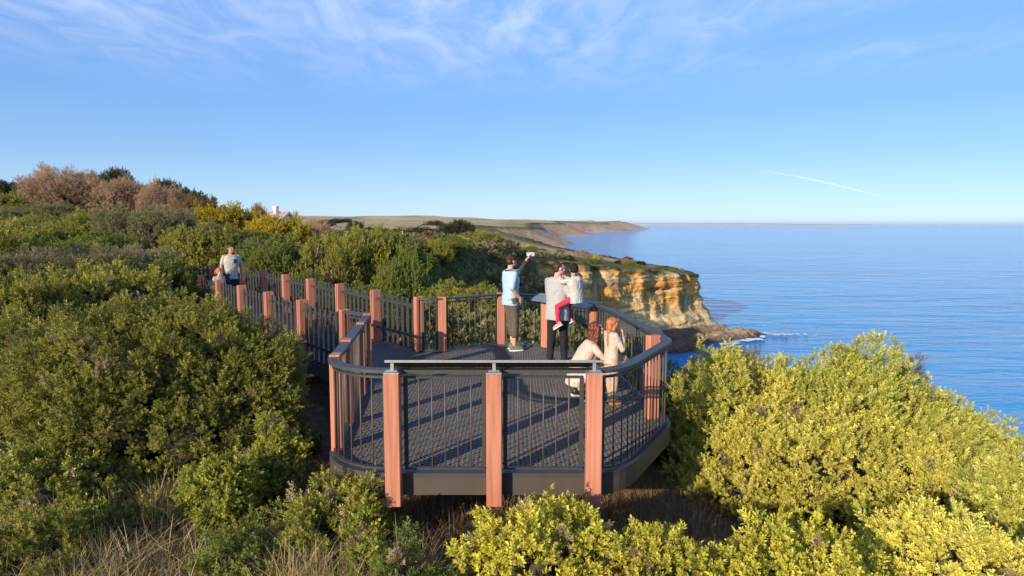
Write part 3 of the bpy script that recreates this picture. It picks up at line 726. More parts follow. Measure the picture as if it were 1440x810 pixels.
# ================================================================ PEOPLE
def skin(name, col): 
    m = basic(name, col, .55, var=.06, scale=18, spec=.35)
    b = m.node_tree.nodes['Principled BSDF']; b.inputs['Subsurface Weight'].default_value = .12; b.inputs['Subsurface Radius'].default_value = (.01, .004, .002); b.inputs['Subsurface Scale'].default_value = 1
    return m
def cloth(name, col, var=.12, scale=40): return basic(name, col, .85, var=var, scale=scale, bump=.25, spec=.2)
PM = dict(
    skin=skin('skin_light', (.52, .30, .21)), skin2=skin('skin_tan', (.43, .24, .16)),
    blue=cloth('pale_blue_cotton', (.34, .47, .56)), grey=cloth('light_grey_knit', (.36, .36, .37), .1), white=cloth('off_white_fleece', (.44, .43, .41)),
    cream=cloth('cream_knit', (.52, .41, .34)), tee=cloth('heather_grey_jersey', (.40, .39, .37), .2), navy=cloth('navy_cotton', (.022, .028, .055)),
    khaki=cloth('grey_brown_twill', (.105, .088, .07)), black=cloth('black_denim', (.018, .018, .02)), red=cloth('raspberry_leggings', (.50, .035, .075)),
    beige=cloth('beige_trousers', (.44, .31, .22)), shorts=cloth('pale_grey_shorts', (.50, .48, .46)), brown=basic('dark_brown_hair', (.035, .018, .010), .5, var=.4, scale=60, bump=.4, stretch=(1, 1, .15)),
    auburn=basic('auburn_hair', (.115, .030, .013), .45, var=.45, scale=55, bump=.5, stretch=(1, 1, .12)), ginger=basic('ginger_hair', (.36, .125, .04), .45, var=.35, scale=60, bump=.5, stretch=(1, 1, .12)),
    cap=cloth('brown_cap', (.055, .025, .016)), beanie=cloth('black_beanie', (.016, .014, .014)), sneaker=cloth('grey_green_canvas', (.14, .17, .15)), sole=basic('white_rubber', (.7, .69, .66), .6),
    pink=cloth('pink_shoe', (.55, .26, .27)), tan=basic('tan_leather', (.42, .19, .08), .5), dark=basic('black_leather', (.02, .02, .02), .4), eye=basic('eye_dark', (.015, .01, .008), .2),
    lip=basic('lip', (.38, .13, .11), .5), phone=basic('phone_shell', (.33, .39, .45), .25), screen=basic('phone_glass', (.30, .42, .52), .08, spec=.7), lens=basic('camera_body', (.012, .012, .013), .4))

def remeshed(name, mb, voxel, mat, parent, smooth=6, wrinkle=0.0, wscale=14, seed=1, dec=None):
    tmp = mb.mesh(name); o = link(name + '_tmp', tmp)
    r = o.modifiers.new('r', 'REMESH'); r.mode = 'VOXEL'; r.voxel_size = voxel
    if smooth:
        s = o.modifiers.new('s', 'SMOOTH'); s.factor = .5; s.iterations = smooth
    dg = bpy.context.evaluated_depsgraph_get(); me = bpy.data.meshes.new_from_object(o.evaluated_get(dg))
    bpy.data.objects.remove(o); bpy.data.meshes.remove(tmp)
    me.name = name
    n = len(me.vertices)
    if wrinkle and n:
        co = np.empty(n * 3, np.float32); me.vertices.foreach_get('co', co); co = co.reshape(-1, 3)
        no = np.empty(n * 3, np.float32); me.vertices.foreach_get('normal', no); no = no.reshape(-1, 3)
        q = co * np.array((wscale, wscale, wscale * .8)); q = q + .6 * fbm(co * 6, seed + 5, 2)[:, None]
        d = 1 - np.abs(fbm(q, seed, 3)) * 2
        me.vertices.foreach_set('co', (co + no * (d * wrinkle)[:, None]).astype(np.float32).ravel())
    me.polygons.foreach_set('use_smooth', np.ones(len(me.polygons), bool)); me.materials.clear(); me.update()
    return link(name, me, mat, parent)

class Fig:
    """a posed figure: joints in (right, forward, up) metres of a 1.75 m adult, scaled and turned to face f."""
    STD = dict(pel=(0, 0, .93), wai=(0, .005, 1.08), che=(0, .01, 1.29), sho=(0, -.01, 1.43), nek=(0, .0, 1.49), head=(0, .025, 1.625),
               shR=(.185, -.01, 1.415), shL=(-.185, -.01, 1.415), elR=(.235, -.03, 1.13), elL=(-.235, -.03, 1.13), wrR=(.235, .05, .88), wrL=(-.235, .05, .88),
               hdR=(0, .15, -1), hdL=(0, .15, -1), pnR=(-1, 0, 0), pnL=(1, 0, 0), hpR=(.095, 0, .92), hpL=(-.095, 0, .92), knR=(.105, .02, .49), knL=(-.105, .02, .49), anR=(.11, -.02, .085), anL=(-.11, -.02, .085),
               toR=(.15, 1, 0), toL=(-.15, 1, 0), look=(0, 1, 0), up=(0, 0, 1), tor=(1, 0, 0))
    def __init__(s, label, base, f, scale, J=None, head=1.0, girth=1.0, limbg=1.0, group=None, skinmat='skin', curl=.5):
        s.b = np.array(base, float); s.f = np.array((*unit(f), 0)); s.r = np.array((s.f[1], -s.f[0], 0)); s.u = np.array((0, 0, 1.0)); s.k = scale
        s.J = dict(s.STD); s.J.update(J or {}); s.hs = head; s.g = girth; s.lg = limbg; s.curl = curl
        s.root = empty('person', tuple(base), label, 'person', group); s.sm = PM[skinmat]
        L = s.D(s.J['look']); U = s.D(s.J['up']); s.hf = unit(L); s.hr = unit(np.cross(s.hf, U)); s.hu = np.cross(s.hr, s.hf)
        s.hc = s.P(s.J['head'])
    def P(s, j):
        if isinstance(j, str): j = s.J[j]
        return s.b + s.k * (s.r * j[0] + s.f * j[1] + s.u * j[2])
    def D(s, v): return unit(s.r * v[0] + s.f * v[1] + s.u * v[2])
    def H(s, r, f, u): return s.hc + s.k * s.hs * (s.hr * r + s.hf * f + s.hu * u)
    def hax(s): return np.array([s.hr, s.hf, s.hu])
    def mb(s): return MB(s.b)
    def hell(s, mb, c, rad): mb.sphere(s.H(*c), np.array(rad) * s.k * s.hs, s.hax(), 20, 14)
    def torso(s, mb, grow=0.0, hem=0, top=1.0, hips=True):
        k = s.k; g = s.g; pts = [('pel', .165, .115), ('wai', .150, .105), ('che', .178, .122), ('sho', .165, .092)]
        t = unit(np.array(s.D(s.J['tor']))); rings = []
        Ps = [s.P(p[0]) for p in pts]
        ax = unit(Ps[0] - Ps[1])
        if hips: rings.append((Ps[0] + ax * k * (.07 + hem), t * 1, (.170 + grow) * g * k, (.120 + grow) * g * k))
        for p, (nm, a, b) in zip(Ps, pts):
            if nm == 'pel' and not hips: p = p + (Ps[1] - Ps[0]) * .2
            rings.append((p, t, (a + grow) * g * k, (b + grow) * g * k))
        n = Ps[3] + (s.P('nek') - Ps[3]) * .6
        rings.append((n, t, (.085 + grow * .6) * g * k, (.065 + grow * .6) * g * k))
        out = []
        for i, (c, R, a, b) in enumerate(rings):
            d = unit(rings[min(i + 1, len(rings) - 1)][0] - rings[max(i - 1, 0)][0]); F = unit(np.cross(d, R)); R2 = unit(np.cross(F, d)); out.append((c, a, b, R2, F))
        # finer interpolation for a smooth flow
        fine = []
        for i in range(len(out) - 1):
            for q in np.linspace(0, 1, 4)[:-1]:
                A, B = out[i], out[i + 1]; fine.append(tuple(A[j] * (1 - q) + B[j] * q for j in range(5)))
        fine.append(out[-1]); mb.loft(fine, 24, 2.2)
    def hand(s, mb, side):
        k = s.k; w = s.P('wr' + side); d = s.D(s.J['hd' + side]); pn = s.D(s.J['pn' + side]); pn = unit(pn - d * (pn @ d)); x = np.cross(d, pn)
        if side == 'L': x = -x
        # x points to the thumb side
        mb.sphere(w + d * .05 * k, np.array((.040, .052, .017)) * k, np.array([x, d, pn]), 14, 10)
        mb.limb([w - d * .02 * k, w + d * .03 * k], [.026 * k, .027 * k])
        for i, (off, ln) in enumerate(((.029, .070), (.0095, .080), (-.010, .074), (-.029, .058))):
            p = w + k * (d * .085 + x * off); c = s.curl * (1 + .15 * i); pts = [p]; dd = d + x * off * 1.2
            for seg, fr in enumerate((.45, .32, .23)):
                a = c * (seg + .6) * .55; p = p + k * ln * fr * unit(dd * math.cos(a) + pn * math.sin(a)); pts.append(p)
            mb.limb(pts, [.0098 * k, .0092 * k, .0085 * k, .0075 * k], 8)
        p = w + k * (d * .025 + x * .028); q = p + k * .038 * unit(d * .7 + x * .7 + pn * .35); r = q + k * .030 * unit(d + x * .25 + pn * .5)
        mb.limb([p, q, r], [.0135 * k, .0115 * k, .0095 * k], 8)
    def body(s, voxel=.0075):
        k, g, lg = s.k, s.g, s.lg; mb = s.mb()
        s.torso(mb, -.012)
        mb.limb([s.P('sho'), s.P('nek'), s.H(0, -.018, -.06)], [.062 * k * g, .054 * k * g, .052 * k * (s.hs + g) / 2])
        h = lambda c, r: s.hell(mb, c, r)
        h((0, -.012, .022), (.074, .094, .092)); h((0, .022, -.035), (.060, .066, .078)); h((0, .062, -.085), (.030, .026, .024)); h((0, .012, -.06), (.056, .060, .05))
        h((0, .094, -.022), (.0125, .020, .018)); h((0, .088, .0), (.008, .014, .024))
        for sg in (-1, 1):
            h((sg * .076, -.004, -.012), (.010, .022, .032)); h((sg * .032, .066, -.028), (.026, .022, .022)); h((sg * .030, .074, .022), (.026, .014, .010))
        h((0, .083, -.060), (.021, .010, .007))
        for sd in 'RL':
            mb.limb([s.P('sh' + sd), s.P('el' + sd), s.P('wr' + sd)], [.050 * k * lg, .040 * k * lg, .026 * k * lg]); s.hand(mb, sd)
            m = s.P('el' + sd) * .65 + s.P('wr' + sd) * .35; mb.sphere(m, .040 * k * lg, None, 12, 8)
            mb.limb([s.P('hp' + sd), s.P('kn' + sd), s.P('an' + sd)], [.083 * k * lg, .056 * k * lg, .038 * k * lg])
            calf = s.P('kn' + sd) * .68 + s.P('an' + sd) * .32; back = unit(calf - s.P('an' + sd)); mb.sphere(calf - s.f * .018 * k, np.array((.052, .055, .10)) * k * lg, None, 12, 8)
            t = s.D(s.J['to' + sd]); a = s.P('an' + sd); mb.limb([a + s.u * -.03 * k - t * .03 * k, a + t * .07 * k + s.u * -.045 * k, a + t * .15 * k + s.u * -.058 * k], [.040 * k, .036 * k, .026 * k])
        remeshed('body', mb, voxel, s.sm, s.root, 4)
        for sg in (-1, 1):
            m = s.mb(); m.sphere(s.H(sg * .031, .0825, -.008), np.array((.0125, .008, .0075)) * k * s.hs, s.hax(), 10, 8); m.build('eye', PM['eye'], s.root, smooth=True)
        m = s.mb(); m.sphere(s.H(0, .089, -.060), np.array((.020, .0075, .0055)) * k * s.hs, s.hax(), 12, 8); m.build('mouth', PM['lip'], s.root, smooth=True)
    def shirt(s, name, mat, sleeve=.55, hem=.0, loose=.016, voxel=.009, wr=.005, cuff=.012, wsc=12):
        """sleeve 0..2: part of upper arm (0..1) then forearm (1..2)"""
        k, lg = s.k, s.lg; mb = s.mb(); s.torso(mb, loose, hem)
        for sd in 'RL':
            a, e, w = s.P('sh' + sd), s.P('el' + sd), s.P('wr' + sd); a = a + unit(s.P('pel') - s.P('sho')) * .014 * k; r0 = (.049 + cuff * .6) * k * lg; r1 = (.043 + cuff) * k * lg; r2 = (.029 + cuff) * k * lg
            mb.limb([s.P('che') * .4 + a * .6, a], [.070 * k * s.g, (.047 + cuff * .6) * k * lg])
            if sleeve <= 1: mb.limb([a, a + (e - a) * sleeve], [r0, r0 + (r1 - r0) * sleeve * .5])
            else: mb.limb([a, e, e + (w - e) * (sleeve - 1)], [r0, r1, r1 + (r2 - r1) * (sleeve - 1)])
        return remeshed(name, mb, voxel, mat, s.root, 4, wr * k, wsc / k, 3)
    def trousers(s, name, mat, length=1.9, loose=.016, voxel=.009, wr=.004, skirt=0):
        k, lg = s.k, s.lg; mb = s.mb(); t = s.D(s.J['tor']); p = s.P('pel'); w = s.P('wai'); ax = unit(w - p); F = unit(np.cross(ax, t)); R = unit(np.cross(F, ax))
        mb.loft([(p - ax * .09 * k, .13 * k * s.g, .10 * k * s.g, R, F), (p - ax * .03 * k, (.163 + loose * .8) * k * s.g, (.115 + loose * .8) * k * s.g, R, F), (p + ax * .05 * k, (.158 + loose * .3) * k * s.g, (.110 + loose * .3) * k * s.g, R, F), (p + ax * .10 * k, (.140) * k * s.g, (.098) * k * s.g, R, F)], 24)
        for sd in 'RL':
            h, n, a = s.P('hp' + sd), s.P('kn' + sd), s.P('an' + sd); r0 = (.085 + loose) * k * lg; r1 = (.058 + loose) * k * lg; r2 = (.043 + loose) * k * lg
            if length <= 1: mb.limb([h, h + (n - h) * length], [r0, r0 + (r1 - r0) * length * .7])
            else:
                c = n * .68 + a * .32 - s.f * .012 * k; mb.limb([h, n, n + (a - n) * (length - 1)], [r0, r1, r1 + (r2 - r1) * (length - 1)])
                if length > 1.35: mb.sphere(c, np.array((.056 + loose * .7,) * 2 + (.10,)) * k * lg, None, 12, 8)
        return remeshed(name, mb, voxel, mat, s.root, 4, wr * k, 11 / k, 8)
    def shoes(s, mat, sole=None, boot=False, big=1.0):
        k = s.k
        for sd in 'RL':
            a = s.P('an' + sd); t = s.D(s.J['to' + sd]); up = unit(s.u - t * (t @ s.u)) ; x = np.cross(t, up); mb = s.mb(); q = k * big
            c = a - up * .045 * q
            mb.sphere(c + t * .045 * q + up * .004 * q, np.array((.046, .135, .048)) * q, np.array([x, t, up]), 16, 10)
            mb.sphere(c - t * .03 * q + up * .022 * q, np.array((.044, .055, .055)) * q, np.array([x, t, up]), 14, 10)
            if boot: mb.limb([c, a + up * .06 * q], [.050 * q, .050 * q])
            o = remeshed('shoe', mb, .007 * max(.7, k), mat, s.root, 3)
            if sole is not None:
                m = s.mb(); R = []
                for u_, w_ in ((-.085, .030), (-.06, .042), (0, .043), (.07, .048), (.13, .044), (.172, .026)): R.append((u_, w_))
                V = []
                for z in (-.046, -.022):
                    for u_, w_ in R: V.append(c + t * u_ * q + x * w_ * q + up * z * q)
                    for u_, w_ in R[::-1]: V.append(c + t * u_ * q - x * w_ * q + up * z * q)
                n = 12; i = np.arange(n); j = (i + 1) % n
                m.add(V, [np.stack([i, j, n + j, n + i], 1), [[11 - q_, 10 - q_, q_ + 1, q_] for q_ in range(5)], [[n + q_, n + q_ + 1, n + 10 - q_, n + 11 - q_] for q_ in range(5)]]); m.build('sole', PM['sole'], o)
    def hair(s, mat, ells=(), limbs=(), voxel=.008, name='hair', wr=.004):
        mb = s.mb()
        for c, r in ells: s.hell(mb, c, r)
        for pts, rad in limbs: mb.limb([s.H(*p) for p in pts], [q * s.k * s.hs for q in rad])
        return remeshed(name, mb, voxel, mat, s.root, 3, wr, 40, 4)
SHORT = [((0, -.024, .034), (.081, .096, .090)), ((0, .03, .078), (.062, .058, .034)), ((0, -.055, -.02), (.072, .055, .06))]

# ---- man taking a picture
p = Fig('man in pale blue shirt and brown cap holding up a phone', (-.03, 12.57, 0), (.88, .47), 1.02, dict(
    elR=(.245, -.10, 1.15), wrR=(.215, .085, .965), hdR=(-.25, .45, -.85), shL=(-.175, .03, 1.43), elL=(-.20, .27, 1.40), wrL=(-.125, .40, 1.62), hdL=(.15, .55, .8), pnL=(.6, .6, -.4),
    anR=(.10, .02, .085), anL=(-.10, .10, .085), knR=(.10, .05, .49), knL=(-.10, .07, .49), look=(-.05, 1, .06), toR=(.25, 1, 0), toL=(-.05, 1, 0)), limbg=.95)
p.body(); p.shirt('shirt', PM['blue'], .92, .03, .020, wr=.0045, wsc=9); p.trousers('trousers', PM['khaki'], 1.52, .018, wr=.005); p.shoes(PM['sneaker'], True)
p.hair(PM['brown'], [((0, -.03, .0), (.078, .082, .075))])
mb = p.mb(); p.hell(mb, (0, -.014, .050), (.083, .102, .072)); p.hell(mb, (0, .0, .036), (.085, .106, .040)); cp = remeshed('cap', mb, .007, PM['cap'], p.root, 4)
mb = p.mb(); p.hell(mb, (0, .125, .038), (.060, .062, .008)); mb.build('brim', PM['cap'], cp, smooth=True)
mb = p.mb(); mb.limb([p.P((.10, -.07, 1.475)), p.P((.02, -.105, 1.45)), p.P((-.09, -.07, 1.475))], [.012] * 3); mb.limb([p.P((.105, -.06, 1.475)), p.P((.125, .09, 1.38)), p.P((.06, .165, 1.24))], [.011] * 3)
st = remeshed('camera_strap', mb, .006, PM['lens'], p.root, 2)
cm = empty('camera', tuple(p.P((.05, .195, 1.20))), 'small black camera hanging on the chest of the man with the phone', 'camera')
mb = MB(p.P((.05, .195, 1.20))); mb.box(p.P((.05, .195, 1.20)), (.12, .055, .08), p.r, p.f, p.u, bev=.008); mb.build('camera_body', PM['lens'], cm)
mb = MB(p.P((.05, .195, 1.20))); mb.cyl(p.P((.05, .22, 1.20)), p.P((.05, .27, 1.195)), .03, .028, 14); mb.build('lens', PM['lens'], cm, smooth=False)
# phone in the raised hand
pc = p.P((-.10, .475, 1.735)); ph = empty('phone', tuple(pc), 'pale smartphone held up sideways in the raised hand of the man in blue', 'phone')
fx = unit(p.f * .75 + p.r * .66); fy = unit(np.cross(p.u, fx))
mb = MB(pc); mb.box(pc, (.150, .010, .075), fx, fy, p.u, bev=.004); mb.build('phone_case', PM['phone'], ph)
mb = MB(pc); mb.box(pc + fy * .0062, (.138, .0022, .064), fx, fy, p.u); mb.build('screen', PM['screen'], ph)

# ---- father with a child on his hip
d = Fig('dark haired man in loose grey top carrying a child', (.75, 11.24, 0), (.66, .75), .995, dict(
    elR=(.30, -.03, 1.16), wrR=(.33, .17, 1.05), hdR=(-.35, .85, .25), pnR=(-.3, 0, 1), elL=(-.25, .10, 1.15), wrL=(.02, .27, 1.14), hdL=(1, .35, .1), pnL=(0, -1, .2),
    anR=(.13, .03, .085), anL=(-.125, -.03, .085), knR=(.12, .03, .49), knL=(-.11, .0, .49), look=(.55, .85, .0), head=(.02, .03, 1.62)), girth=1.06)
d.body(); d.shirt('sweater', PM['grey'], 1.25, .10, .034, wr=.0045, cuff=.018, wsc=7); d.trousers('trousers', PM['black'], 1.93, .012); d.shoes(PM['dark'], True)
d.hair(PM['brown'], [((0, -.024, .032), (.0775, .091, .084)), ((0, -.055, -.02), (.066, .045, .055)), ((0, .03, .078), (.050, .045, .024))], wr=.002)

# ---- the carried child; facing the father, back to the right
c = Fig('small child in white hoodie, black beanie and red leggings held by a man', (1.03, 11.02, .60), (-.75, .66), .64, dict(
    pel=(.02, -.02, .84), wai=(.02, -.01, 1.0), che=(.0, .03, 1.20), sho=(.0, .06, 1.34), nek=(0, .07, 1.40), head=(.0, .06, 1.575),
    shR=(.17, .05, 1.31), shL=(-.17, .06, 1.31), elR=(.20, .22, 1.22), wrR=(.12, .38, 1.34), hdR=(-.5, .8, .3), elL=(-.22, .25, 1.26), wrL=(-.12, .40, 1.34), hdL=(.5, .8, .3),
    hpR=(.10, .0, .83), knR=(.17, .34, .66), anR=(.16, .30, .24), toR=(.05, .8, -.55), hpL=(-.09, .03, .83), knL=(-.36, .30, .64), anL=(-.38, .26, .22), toL=(-.1, .8, -.5), look=(.75, .75, -.05)), head=1.30, girth=1.05, limbg=1.02)
c.body(.006); c.shirt('hoodie', PM['white'], 1.8, .05, .035, .0075, wr=.008, cuff=.022); c.trousers('leggings', PM['red'], 1.97, .008, .007, wr=.002); c.shoes(PM['pink'], True, big=1.12)
mb = c.mb(); c.hell(mb, (0, -.012, .035), (.088, .104, .092)); c.hell(mb, (0, -.03, -.012), (.084, .085, .062)); remeshed('beanie', mb, .006, PM['beanie'], c.root, 3, .0015, 60)
mb = c.mb(); mb.limb([c.P((-.11, .0, 1.36)), c.P((.0, -.08, 1.33)), c.P((.11, .0, 1.36))], [.035, .05, .035]); remeshed('hood', mb, .007, PM['white'], c.root, 3, .003, 30)

# ---- crouching woman
w = Fig('crouching woman with long auburn hair in cream top, arm round the girl', (.93, 9.0, 0), (.99, .12), .97, dict(
    pel=(0, -.09, .31), wai=(0, -.06, .46), che=(0, .06, .645), sho=(0, .14, .77), nek=(0, .175, .825), head=(0, .215, .955), shR=(.175, .145, .755), shL=(-.17, .145, .755),
    elR=(.275, .275, .56), wrR=(.27, .43, .60), hdR=(-.1, 1, .10), pnR=(-.8, .2, -.3), elL=(-.16, .34, .58), wrL=(.02, .42, .66), hdL=(.6, .8, .2), pnL=(.5, -.5, 0),
    hpR=(.10, -.07, .30), hpL=(-.10, -.07, .30), knR=(.13, .32, .44), knL=(-.15, .33, .30), anR=(.11, .08, .085), anL=(-.13, -.02, .10), toR=(.1, 1, 0), toL=(-.1, 1, -.1), look=(.25, 1, .05)), girth=.88, limbg=.9)
w.body(); w.shirt('top', PM['cream'], .42, .04, .014, wr=.005); w.trousers('shorts', PM['shorts'], .62, .014); w.shoes(PM['dark'], True)
w.hair(PM['auburn'], [((0, -.028, .032), (.086, .098, .090)), ((0, -.075, -.08), (.088, .060, .11)), ((.02, -.085, -.19), (.080, .052, .11)), ((.05, -.03, -.15), (.045, .055, .12))],
       [([(.07, .02, .03), (.085, .0, -.08), (.075, -.02, -.20), (.06, -.02, -.29)], (.026, .030, .030, .018)), ([(-.07, .02, .03), (-.085, .0, -.08), (-.07, -.03, -.22)], (.026, .030, .022)), ([(-.02, -.08, -.15), (.0, -.08, -.30)], (.05, .02))], wr=.008)

# ---- girl with a braid
g = Fig('girl with ginger braid, cream jumper and tan boots, hand at mouth', (1.29, 8.74, 0), (.93, .36), .655, dict(
    elR=(.225, .12, 1.13), wrR=(.10, .20, 1.36), hdR=(-.45, .15, .9), pnR=(-.3, -1, 0), elL=(-.22, .10, 1.12), wrL=(-.09, .20, 1.34), hdL=(.4, .1, .9), pnL=(.3, -1, 0),
    head=(0, .04, 1.585), look=(.12, 1, -.12), anR=(.10, .0, .085), anL=(-.09, .05, .085)), head=1.28, girth=.96, limbg=1.0)
g.body(.006); g.shirt('jumper', PM['cream'], 1.86, .03, .020, .0075, wr=.005, cuff=.015); g.trousers('trousers', PM['beige'], 1.9, .014, .007); g.shoes(PM['tan'], None, True, 1.12)
g.hair(PM['ginger'], [((0, -.022, .034), (.084, .100, .092)), ((0, -.060, -.04), (.078, .052, .075)), ((.0, .03, .085), (.06, .055, .026))],
       [([(.045, -.075, -.08), (.055, -.085, -.15), (.058, -.08, -.22), (.06, -.07, -.29), (.06, -.06, -.35)], (.034, .028, .030, .025, .014)), ([(.072, .02, .03), (.078, -.02, -.07)], (.022, .024))], .006)

# ---- man and child on the walkway
m_ = Fig('dark haired man in a grey t-shirt with a navy pocket walking along the boardwalk', (-7.72, 18.75, 0), (.52, -.85), 1.02, dict(
    elR=(.255, -.02, 1.14), wrR=(.245, .09, .90), elL=(-.255, -.06, 1.14), wrL=(-.27, -.03, .885), anR=(.10, .16, .085), knR=(.10, .15, .50), anL=(-.10, -.18, .11), knL=(-.10, .0, .50), look=(-.45, 1, .02)), girth=1.02, skinmat='skin2')
m_.body(); m_.shirt('t_shirt', PM['tee'], .62, .05, .018, wr=.005, cuff=.012, wsc=9); m_.trousers('shorts', PM['navy'], .92, .024); m_.shoes(PM['dark'], True)
m_.hair(PM['brown'], SHORT)
mb = m_.mb(); mb.box(m_.P((-.085, .158, 1.30)), (.10, .012, .11), m_.r, m_.f, m_.u, bev=.003); mb.build('pocket', PM['navy'], m_.root)
k_ = Fig('small child with ginger ponytail in a grey top behind the near picket fence', (-7.55, 17.55, 0), (.80, -.60), .68, dict(look=(-.25, 1, 0)), head=1.28)
k_.body(.007); k_.shirt('top', PM['tee'], .6, .04, .02, .008); k_.trousers('trousers', PM['navy'], 1.9, .016, .008); k_.shoes(PM['tan'], None)
k_.hair(PM['ginger'], [((0, -.022, .034), (.084, .100, .092)), ((0, -.055, -.02), (.078, .052, .06)), ((0, -.115, .045), (.035, .035, .032))], [([(0, -.12, .04), (0, -.165, .0), (0, -.16, -.08)], (.026, .032, .012))])
# ================================================================ PLANTS
def sprig(kind, rr):
    """unit-length leafy twig along +z: verts, quads, tint per vertex"""
    V, Q, T = [], [], []
    def leaf(base, d, ln, wd, roll, tint):
        d = unit(d); a = np.cross(d, [0, 0, 1.0]); a = unit(a) if np.linalg.norm(a) > .05 else np.array([1.0, 0, 0]); b = np.cross(a, d)
        s = a * math.cos(roll) + b * math.sin(roll); nrm = np.cross(d, s)
        k = len(V)
        V.extend([base, base + d * ln * .5 + s * wd * .5, base + d * ln + nrm * ln * .12, base + d * ln * .5 - s * wd * .5]); Q.append([k, k + 1, k + 2, k + 3]); T.extend([tint * .92, tint, tint * 1.08, tint])
    if kind == 'small':       # dense small leaves up the twig (tea-tree, boobialla)
        n = 16; spec = (.36, .125, 1.05)
    elif kind == 'broad':
        n = 12; spec = (.42, .19, 1.05)
    elif kind == 'coarse':    # seen from afar
        n = 8; spec = (.55, .24, 1.0)
    elif kind == 'needle':
        n = 16; spec = (.42, .075, .95)
    elif kind == 'dry':
        n = 11; spec = (.40, .08, 1.1)
    for i in range(n):
        h = (i + .5) / n; a = i * 2.399 + rr.uniform(-.3, .3); sp = spec[2] * (1 - .55 * h) + rr.uniform(-.15, .15)
        d = np.array([math.cos(a) * math.sin(sp), math.sin(a) * math.sin(sp), math.cos(sp)])
        base = np.array([math.cos(a) * .012, math.sin(a) * .012, .08 + .80 * h])
        leaf(base, d, spec[0] * (1.05 - .35 * h) * rr.uniform(.8, 1.2), spec[1] * rr.uniform(.8, 1.2), rr.uniform(-.7, .7), .82 + .30 * h + rr.uniform(-.08, .08))
    k = len(V); w = .016
    V.extend([np.array([w, 0, 0]), np.array([-w, 0, 0]), np.array([0, 0, .85]), np.array([0, w, .3])]); Q.append([k, k + 3, k + 2, k + 1]); T.extend([.5] * 4)
    return np.array(V), np.array(Q), np.array(T)
_r = random.Random(3)
SPRIGS = {k: [sprig(k, _r) for _ in range(3)] for k in ('small', 'broad', 'coarse', 'needle', 'dry')}

def rand_unit(n, g):
    v = g.normal(size=(n, 3)); return v / np.linalg.norm(v, axis=1)[:, None]

def place_sprigs(P, D, S, C, kind, g):
    """P positions, D growth directions, S lengths, C colours -> verts, quads, colours"""
    out_v, out_q, out_c = [], [], []; off = 0
    which = g.integers(0, 3, len(P))
    for w in range(3):
        m = which == w
        if not m.any(): continue
        p, d, s, c = P[m], D[m], S[m], C[m]; n = len(p)
        a = np.cross(d, rand_unit(n, g)); a /= np.linalg.norm(a, axis=1)[:, None] + 1e-9; b = np.cross(d, a)
        tv, tq, tt = SPRIGS[kind][w]
        v = p[:, None, :] + s[:, None, None] * (tv[None, :, 0, None] * a[:, None] + tv[None, :, 1, None] * b[:, None] + tv[None, :, 2, None] * d[:, None])
        q = tq[None] + (np.arange(n) * len(tv))[:, None, None] + off
        out_v.append(v.reshape(-1, 3)); out_q.append(q.reshape(-1, 4)); out_c.append((c[:, None] * tt[None, :, None]).reshape(-1, 3)); off += n * len(tv)
    return np.vstack(out_v), np.vstack(out_q), np.vstack(out_c)

